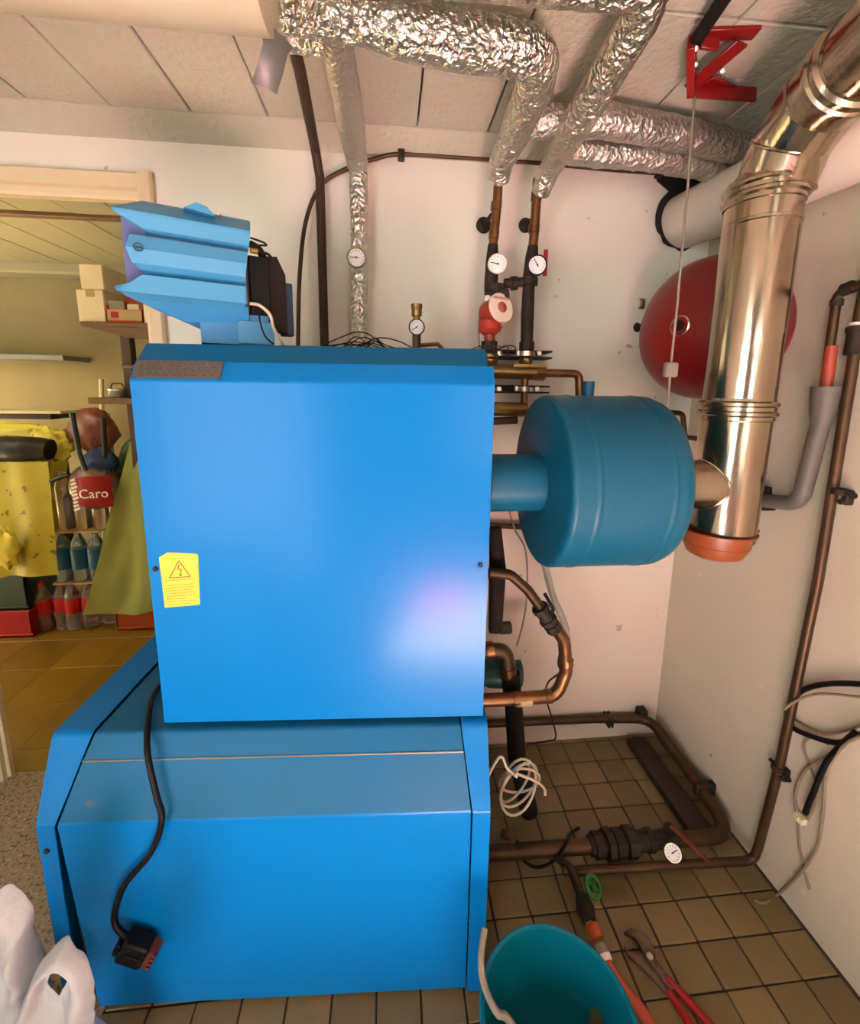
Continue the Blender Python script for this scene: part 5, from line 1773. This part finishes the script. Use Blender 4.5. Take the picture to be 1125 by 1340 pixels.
za, zb_ = (-1.471, 2.430, 1.851)[2], (-1.458, 2.430, 1.970)[2]
lw = carton('carton', 'cream carton with a tape patch at the left end of the wooden shelf', (wx(103), 2.42, zt), (wx(139) - 0.004, 2.66, za - 0.001), 'card_white')
b = box(NB(), (wx(103) + 0.045, 2.4185, za - 0.036), (wx(103) + 0.085, 2.4215, za - 0.0015))
obj('tape_patch', b, 'card', lw, flat=True)
carton('carton', 'cream carton stacked on top of the one with the tape patch', (wx(106), 2.42, za), (wx(137) - 0.003, 2.62, zb_), 'card_white')
rb_ = thing('goods_tray', 'orange red open carton tray on the wooden shelf between two cream cartons', 'box', (-1.33, 2.5, zt))
x0, x1 = wx(139), wx(187)
zr = (-1.335, 2.430, 1.779)[2]
b = NB()
box(b, (x0, 2.42, zt), (x1, 2.425, zr - 0.02))
box(b, (x0, 2.655, zt), (x1, 2.66, za - 0.002))
box(b, (x0, 2.42, zt), (x0 + 0.005, 2.66, zr))
box(b, (x1 - 0.005, 2.42, zt), (x1, 2.66, zr))
box(b, (x0, 2.42, zt), (x1, 2.66, zt + 0.005))
obj('tray', b, 'card_red', rb_, flat=True)
b = box(NB(), (x0 + 0.008, 2.4185, zt + 0.012), (x1 - 0.006, 2.4205, zr - 0.024))
f_ = obj('front_print', b, 'card', rb_, flat=True, label='beige printed front with red square')
b = box(NB(), (x0 + 0.025, 2.4165, zt + 0.022), (x0 + 0.060, 2.4185, zt + 0.052))
obj('red_square', b, 'crate_red', f_, flat=True)
carton('packet', 'grey packet standing in the orange red tray', (x0 + 0.010, 2.43, zt + 0.006), (x0 + 0.085, 2.50, zr + 0.022), 'metal_grey')
carton('packet', 'pale packet standing in the orange red tray beside the grey packet', (x0 + 0.092, 2.44, zt + 0.006), (x0 + 0.150, 2.50, zr + 0.012), 'card_white')
carton('packet', 'bright red box standing at the back of the orange red tray', (x0 + 0.03, 2.54, zt + 0.006), (x1 - 0.02, 2.64, za - 0.003), 'card_red')
carton('carton', 'plain brown cardboard box behind the orange red tray under the blue console', (x0 + 0.002, 2.665, zt), (x1 - 0.03, 2.77, zb_ + 0.015), 'card')
wb_ = carton('carton', 'small white carton with a check mark at the right end of the wooden shelf', (x1 + 0.004, 2.42, zt), (x1 + 0.10, 2.55, zr + 0.012), 'card_white')
b = NB()
zc_ = zr - 0.012
for (p, q) in (((x1 + 0.035, zc_ + 0.006), (x1 + 0.045, zc_ - 0.008)), ((x1 + 0.045, zc_ - 0.008), (x1 + 0.060, zc_ + 0.008)), ((x1 + 0.066, zc_ - 0.008), (x1 + 0.078, zc_ + 0.006))):
    bar(b, Vector((p[0], 0, p[1])), Vector((q[0], 0, q[1])), 0.003, 2.4190)
obj('check_mark', b, 'print', wb_, flat=True)
jt = thing('tin', 'small round grey tin with a lid on the lower wooden board', 'tin', (-1.43, 2.5, l0.z + 0.014))
q = Vector((-1.422, 2.460, 1.343))
b = NB()
lathe(b, [(0, 0), (0.035, 0), (0.037, 0.004), (0.037, 0.042), (0.033, 0.045), (0, 0.045)], (q.x, 2.46, l0.z + 0.015), (0, 0, 1), 20)
obj('tin_body', b, 'metal_grey', jt)
b = NB()
lathe(b, [(0.040, 0), (0.040, 0.008), (0.038, 0.010), (0, 0.010)], (q.x, 2.46, l0.z + 0.050), (0, 0, 1), 20)
obj('lid', b, 'zinc', jt)
b = NB()
tube(b, [(q.x - 0.03, 2.46, l0.z + 0.060), (q.x - 0.02, 2.46, l0.z + 0.088), (q.x + 0.03, 2.46, l0.z + 0.088), (q.x + 0.04, 2.46, l0.z + 0.060)], 0.004, seg=8, bend=0.015)
obj('wire_handle', b, 'wood_dark', jt)
# grey metal wall shelf, white board
m0, m1 = Vector((-2.388, 3.000, 1.570)), Vector((-1.997, 3.000, 1.541))
b = NB()
prism(b, [(-3.2, m1.z - 0.012), (m1.x, m1.z - 0.012), (m1.x, m1.z + 0.022), (-3.2, m1.z + 0.022)], 'y', 2.95, 3.2, 0.003)
o = tag(obj('metal_shelf', b, 'metal_grey'), 'grey metal shelf on the far wall of the store room', 'shelf')
rebase(o)
k0 = Vector((-1.865, 2.700, 1.223))
b = box(NB(), (-3.0, 2.68, k0.z - 0.006), (k0.x, 2.95, k0.z + 0.010), 0.002)
o = tag(obj('white_board', b, 'card_white', flat=True), 'thin white board lying flat above the yellow cloths', 'board')
rebase(o)
b = box(NB(), (-3.0, 2.72, k0.z - 0.040), (k0.x - 0.08, 2.93, k0.z - 0.008), 0.002)
o = tag(obj('dark_box', b, 'wood_dark', flat=True), 'dark flat box directly under the thin white board', 'box')
rebase(o)
q = Vector((-1.887, 2.900, 1.306))
pipe('white_pole', 'thin white pole leaning on the far wall left of the pink film', 'pole', [(q.x + 0.04, 2.85, 0.0), (q.x - 0.005, 3.12, 1.42)], 0.014, 'card_white', seg=10)
q = Vector((-1.658, 2.750, 1.132))
pipe('white_pole', 'short white pole standing right of the dark green tubes', 'pole', [(q.x + 0.01, 2.75, 0.0), (q.x, 2.75, 1.22)], 0.016, 'card_white', seg=10)
# dark green tubes
pipe('dark_tube', 'dark green tube leaning left in front of the pink film', 'tube', [(-1.609, 2.440, 0.931), (-1.630, 2.440, 1.018), (-1.641, 2.440, 1.239)], 0.013, 'bottle_green', seg=12)
pipe('dark_tube', 'dark green tube standing upright right of the pink film', 'tube', [(-1.548, 2.53, 0.62), (-1.545, 2.50, 0.90), (-1.510, 2.470, 1.214)], 0.012, 'bottle_green', seg=12)


def lump(bm, c, r, seed, amt=0.25, seg=28, n=16, fr=2.2, zmin=None):
    c = Vector(c)
    rings = []
    for i in range(n + 1):
        th = PI * i / n
        ring = []
        for k in range(seg):
            ph = 2 * PI * k / seg
            d = Vector((math.sin(th) * math.cos(ph), math.sin(th) * math.sin(ph), math.cos(th)))
            w = 1 + amt * noise.noise(d * fr + Vector((seed, seed, 0))) + amt * 0.4 * noise.noise(d * fr * 3 + Vector((0, seed, 0)))
            p = c + Vector((d.x * r[0], d.y * r[1], d.z * r[2])) * w
            if zmin is not None:
                p.z = max(zmin, p.z)
            ring.append(bm.verts.new(p))
        rings.append(ring)
    for a, b2 in zip(rings, rings[1:]):
        for k in range(seg):
            bm.faces.new((a[k], a[(k + 1) % seg], b2[(k + 1) % seg], b2[k]))
    bmesh.ops.remove_doubles(bm, verts=bm.verts, dist=0.0004)
    return bm


c = Vector((-1.661, 2.620, 1.135))
o = tag(obj('pink_film_bag', lump(NB(), (c.x, 2.62, c.z - 0.01), (0.12, 0.07, 0.12), 2.2, 0.3), 'pink_wrap', sharp=180), 'crumpled bag of rose coloured film behind the dark green tubes', 'bag')
rebase(o)
c = Vector((-1.575, 2.470, 0.992))
o = tag(obj('blue_bag', lump(NB(), (c.x, 2.52, c.z - 0.02), (0.085, 0.05, 0.075), 4.1, 0.2), 'blue_bag', sharp=180), 'dark blue bag on top of the wrapped bottles', 'bag')
rebase(o)
# support so the packs have something under them: crates, bottle packs
def bottle_proto(nm, label, body, lab, group):
    t = thing(nm, label, 'bottle', (0, 0, 0), 0, group)
    b = NB()
    lathe(b, [(0, 0.0), (0.034, 0.0), (0.040, 0.008), (0.040, 0.10), (0.038, 0.105), (0.040, 0.11), (0.040, 0.19), (0.034, 0.225), (0.016, 0.262), (0.014, 0.285), (0, 0.285)], (0, 0, 0), (0, 0, 1), 20)
    obj('bottle_body', b, body, t, world=False)
    b = NB()
    lathe(b, [(0.0408, 0.108), (0.0412, 0.11), (0.0412, 0.185), (0.0408, 0.187)], (0, 0, 0), (0, 0, 1), 20)
    obj('bottle_label', b, lab, t, world=False)
    b = NB()
    lathe(b, [(0.016, 0.268), (0.016, 0.288), (0.014, 0.290), (0, 0.290)], (0, 0, 0), (0, 0, 1), 16)
    obj('cap', b, lab, t, world=False)
    return t


def dup(src, loc, rz, label):
    r = src.copy()
    COL.objects.link(r)
    r.location = loc
    r.rotation_euler = (0, 0, rz)
    r['label'] = label
    for ch in list(src.children):
        c_ = ch.copy()
        COL.objects.link(c_)
        c_.parent = r
    return r


# lower row: red labelled bottles standing on the floor
red_l = ['clear bottle with red label on the floor right of the red crate', 'red labelled bottle on the floor, second from the red crate', 'red labelled bottle on the floor, third from the red crate', 'red labelled bottle on the floor left of the green cloth hem']
pr = bottle_proto('bottle', red_l[0], 'bottle', 'label_red', 'bottles on the store room floor')
xs_ = [(-1.960, 2.500, 0.105)[0], (-1.872, 2.500, 0.101)[0], (-1.803, 2.500, 0.099)[0], (-1.725, 2.500, 0.096)[0]]
for i, x in enumerate(xs_):
    if i == 0:
        pr.location = (x, 2.50, -0.006)
    else:
        dup(pr, (x, 2.50 + 0.02 * (i % 2), -0.006), 0.6 * i, red_l[i])
bl_l = ['clear bottle with red band under the green cloth, left of the orange box', 'clear bottle beside the orange box under the green cloth']
for i, u in enumerate((0, 1)):
    dup(pr, (((-1.716, 2.560, 0.063)[0], (-1.645, 2.560, 0.060)[0])[i], 2.56, -0.006), 1.0 + i, bl_l[i])
# shelf plank between rows of packs
pk = thing('bottle_pack', 'six pack of blue labelled water bottles under the red pack', 'bottle pack', (-1.68, 2.53, 0.30))
zb0 = 0.295
b = NB()
box(b, (-1.86, 2.45, zb0 - 0.012), (-1.60, 2.62, zb0 - 0.002), 0.002)
obj('pack_tray', b, 'card', pk, flat=True)
for i in range(4):
    x = -1.82 + 0.088 * i
    b = NB()
    lathe(b, [(0, 0.0), (0.036, 0.0), (0.041, 0.008), (0.041, 0.19), (0.034, 0.225), (0.016, 0.258), (0.016, 0.285), (0, 0.285)], (x, 2.50, zb0), (0, 0, 1), 20)
    bo_ = obj('bottle', b, 'bottle_blue', pk)
    b = NB()
    lathe(b, [(0.0418, 0.07), (0.0422, 0.075), (0.0422, 0.18), (0.0418, 0.185)], (x, 2.50, zb0), (0, 0, 1), 20)
    obj('bottle_label', b, 'label_blue', bo_)
pk2 = thing('bottle_pack', 'film wrapped pack of bottles with a big red label lettered in white', 'bottle pack', (-1.60, 2.50, 0.60))
zb1 = 0.595
b = NB()
box(b, (-1.84, 2.44, zb1 - 0.010), (-1.58, 2.62, zb1), 0.002)
obj('pack_tray', b, 'card', pk2, flat=True)
for i in range(4):
    x = -1.78 + 0.088 * i
    b = NB()
    lathe(b, [(0, 0.0), (0.036, 0.0), (0.041, 0.008), (0.041, 0.235), (0.034, 0.265), (0.016, 0.30), (0.016, 0.325), (0, 0.325)], (x, 2.51, zb1), (0, 0, 1), 20)
    obj('bottle', b, 'bottle', pk2)
b = NB()
c = Vector((-1.621, 2.440, 0.831))
lump(b, (c.x + 0.01, 2.50, c.z), (0.135, 0.068, 0.125), 6.0, 0.10, fr=3)
obj('film_wrap', b, 'film', pk2, sharp=180)
b = NB()
lc = Vector((-1.581, 2.425, 0.821))
gr = []
for i in range(7):
    row = []
    for k in range(9):
        u, v = k / 8 - 0.5, i / 6 - 0.5
        x = lc.x + u * 0.20
        z = lc.z + v * 0.17 * (1 - 0.5 * max(0, -u - 0.1))
        row.append(b.verts.new((x, 2.428 - 0.018 * (1 - (2 * u) ** 2) + 0.004 * noise.noise(Vector((x * 20, z * 20, 0))), z)))
    gr.append(row)
for a, c_ in zip(gr, gr[1:]):
    for k in range(8):
        b.faces.new((a[k], a[k + 1], c_[k + 1], c_[k]))
bmesh.ops.solidify(b, geom=b.faces[:], thickness=0.002)
lb = obj('pack_label', b, 'label_red', pk2, label='red label with white lettering')
b = text_bm('Caro', 0.072, Matrix.Translation((lc.x + 0.02, 2.404, lc.z - 0.010)) @ Matrix.Rotation(R(90), 4, 'X') @ Matrix.Rotation(R(3), 4, 'Z'), 0.001)
obj('label_lettering', b, 'white', lb, flat=True)
b = NB()
for k in range(9):
    z = lc.z - 0.095 + k * 0.020
    box(b, (-0.014, -0.001, -0.006), (0.018 - 0.004 * (k % 3), 0.001, 0.006), 0, Matrix.Translation((lc.x - 0.078, 2.413, z)) @ Matrix.Rotation(R(-22), 4, 'Y'))
obj('label_stripes', b, 'white', lb, flat=True)

# crates
def crate(name, label, lo, hi, m):
    t = thing(name, label, 'crate', ((lo[0] + hi[0]) / 2, (lo[1] + hi[1]) / 2, lo[2]))
    b = NB()
    w = 0.012
    box(b, lo, (hi[0], hi[1], lo[2] + w), 0.002)
    box(b, lo, (hi[0], lo[1] + w, hi[2]), 0.003)
    box(b, (lo[0], hi[1] - w, lo[2]), hi, 0.003)
    box(b, lo, (lo[0] + w, hi[1], hi[2]), 0.003)
    box(b, (hi[0] - w, lo[1], lo[2]), hi, 0.003)
    obj('crate_body', b, m, t, flat=True)
    b = NB()
    box(b, (lo[0] - 0.004, lo[1] - 0.006, hi[2] - 0.02), (hi[0] + 0.006, lo[1] + 0.004, hi[2]), 0.002)
    box(b, (lo[0] - 0.004, lo[1] - 0.004, lo[2] + 0.01), (hi[0] + 0.004, lo[1] + 0.002, lo[2] + 0.022), 0.002)
    box(b, (hi[0] - 0.004, lo[1] - 0.006, hi[2] - 0.02), (hi[0] + 0.006, hi[1], hi[2]), 0.002)
    obj('crate_rib', b, m, t, flat=True, kind='stuff')
    return t


cx1 = (-1.971, 2.420, 0.058)[0]
crate('crate', 'red plastic crate on the store room floor under the yellow cloth', (cx1 - 0.42, 2.42, -0.006), (cx1, 2.72, 0.155), 'crate_red')
crate('crate', 'deep green crate stacked on the red crate behind the yellow cloth', (cx1 - 0.42, 2.425, 0.156), (cx1 - 0.006, 2.72, 0.42), 'crate_green')
crate('crate', 'black crate stacked on the deep green crate, hidden by the yellow cloths', (cx1 - 0.42, 2.50, 0.421), (cx1 + 0.05, 2.78, 0.96), 'crate_green')
ox0, ox1 = (-1.553, 2.450, 0.045)[0], -0.66
crate('crate', 'orange red box on the floor under the lime green cloth', (ox0, 2.45, -0.006), (ox0 + 0.42, 2.75, 0.16), 'crate_orange')


def hanging(name, label, P00, P10, P01, P11, m, folds=5, amp=0.02, seed=1, nu=26, nv=26, th=0.003, hem=0.0, topbulge=0.0):
    """cloth sheet between a top edge (P00-P10) and a hem (P01-P11)"""
    bm = NB()
    P00, P10, P01, P11 = (Vector(p) for p in (P00, P10, P01, P11))
    g_ = []
    for j in range(nv + 1):
        v = j / nv
        row = []
        for i in range(nu + 1):
            u = i / nu
            p = P00.lerp(P10, u).lerp(P01.lerp(P11, u), v)
            k = amp * (0.25 + v)
            p = p + Vector((0, -k * math.sin(u * folds * PI + seed + 1.5 * noise.noise(Vector((u * 2, v * 2, seed)))) - topbulge * math.sin(PI * v) - 0.015 * noise.noise(Vector((u * 4, v * 3, seed))), hem * math.sin(u * PI * 2 + seed) * v))
            row.append(bm.verts.new(p))
        g_.append(row)
    for a, b2 in zip(g_, g_[1:]):
        for i in range(nu):
            bm.faces.new((a[i], a[i + 1], b2[i + 1], b2[i]))
    bmesh.ops.solidify(bm, geom=bm.faces[:], thickness=th)
    o = tag(obj(name, bm, m), label, 'cloth')
    return rebase(o)


# lime green cloth over a dark green chair back
gc = thing('green_chair', 'dark green rounded plastic chair back under the lime green cloth', 'chair', (-1.40, 2.62, 0))
p = Vector((-1.441, 2.580, 1.083))
b = NB()
lump(b, (p.x + 0.035, 2.62, p.z - 0.20), (0.155, 0.05, 0.22), 9.0, 0.05)
obj('backrest', b, 'green_dark', gc, sharp=180)
b = NB()
tube(b, [(p.x + 0.16, 2.63, 0.0), (p.x + 0.14, 2.63, p.z - 0.25)], 0.016, seg=10)
obj('leg', b, 'green_dark', gc)
b = NB()
tube(b, [(p.x - 0.08, 2.63, 0.0), (p.x - 0.06, 2.63, p.z - 0.25)], 0.016, seg=10)
obj('leg', b, 'green_dark', gc)
hanging('green_cloth', 'lime green cloth hanging down beside the boiler in the store room', (-1.405, 2.500, 1.080), (-1.285, 2.500, 1.105), (-1.679, 2.400, 0.120), (-1.191, 2.400, 0.138), 'cloth_green', 3, 0.012, 2.0, hem=0.012)
# yellow floral oilcloths
hanging('floral_cloth', 'yellow floral oilcloth bunched up at the back over the crates', (-2.415, 2.620, 1.115), (-1.784, 2.620, 1.117), (-2.406, 2.500, 0.482), (-1.825, 2.500, 0.491), 'floral', 7, 0.022, 0.5, hem=0.01, topbulge=0.02)
b = NB()
p = Vector((-1.800, 2.560, 1.098))
lump(b, (p.x - 0.06, 2.58, p.z - 0.04), (0.11, 0.06, 0.085), 3.3, 0.45, fr=3.5)
o = tag(obj('floral_cloth', b, 'floral', sharp=80), 'crumpled end of yellow floral cloth right of the black roll', 'cloth')
rebase(o)
b = NB()
p = Vector((-2.197, 2.500, 1.111))
lump(b, (p.x + 0.06, 2.62, p.z + 0.0), (0.30, 0.06, 0.06), 1.3, 0.35, fr=3.5)
o = tag(obj('floral_cloth', b, 'floral', sharp=80), 'ruffled top of yellow floral cloth above the black roll', 'cloth')
rebase(o)
hanging('floral_cloth', 'smooth yellow floral oilcloth hanging in front below the black roll', (-2.246, 2.410, 0.980), (-1.769, 2.410, 0.986), (-2.244, 2.340, 0.365), (-1.749, 2.340, 0.392), 'floral', 4, 0.014, 4.0, hem=0.008)
b = NB()
p = Vector((-1.962, 2.330, 0.557))
lump(b, (p.x, 2.315, p.z), (0.075, 0.035, 0.10), 5.3, 0.45, fr=3.2)
o = tag(obj('floral_cloth', b, 'floral', sharp=80), 'crumpled lump of yellow floral cloth at the left frame edge', 'cloth')
rebase(o)
b = NB()
p = Vector((-1.945, 2.440, 1.046))
tube(b, [(p.x - 0.30, 2.47, p.z), (p.x - 0.05, 2.46, p.z - 0.002), (p.x + 0.10, 2.46, p.z + 0.002), (p.x + 0.158, 2.465, p.z - 0.006)], [0.066, 0.066, 0.068, 0.055], seg=24, nz=0.006, step=0.02, nscale=14)
o = tag(obj('black_roll', b, mat('black shiny film', (0.004, 0.0035, 0.0035), 0.4, bump=(14, 0.4), spec=0.3)), 'black plastic wrapped roll lying between the yellow cloths', 'roll')
rebase(o)
pipe('dark_strap', 'short dark strap at the right edge of the front yellow cloth', 'strap', [(-1.760, 2.400, 0.882), (-1.714, 2.400, 0.902), (-1.674, 2.410, 0.916)], [0.010, 0.012, 0.009], 'bottle_green', seg=8)

# pink mat lying in the sun behind the photographer
b = box(NB(), (-0.15, -1.15, 0.0005), (0.33, -0.72, 0.018), 0.006)
o = tag(obj('floor_mat', b, 'pink'), 'pink mat on the sunlit floor behind the photographer', 'mat')
rebase(o)
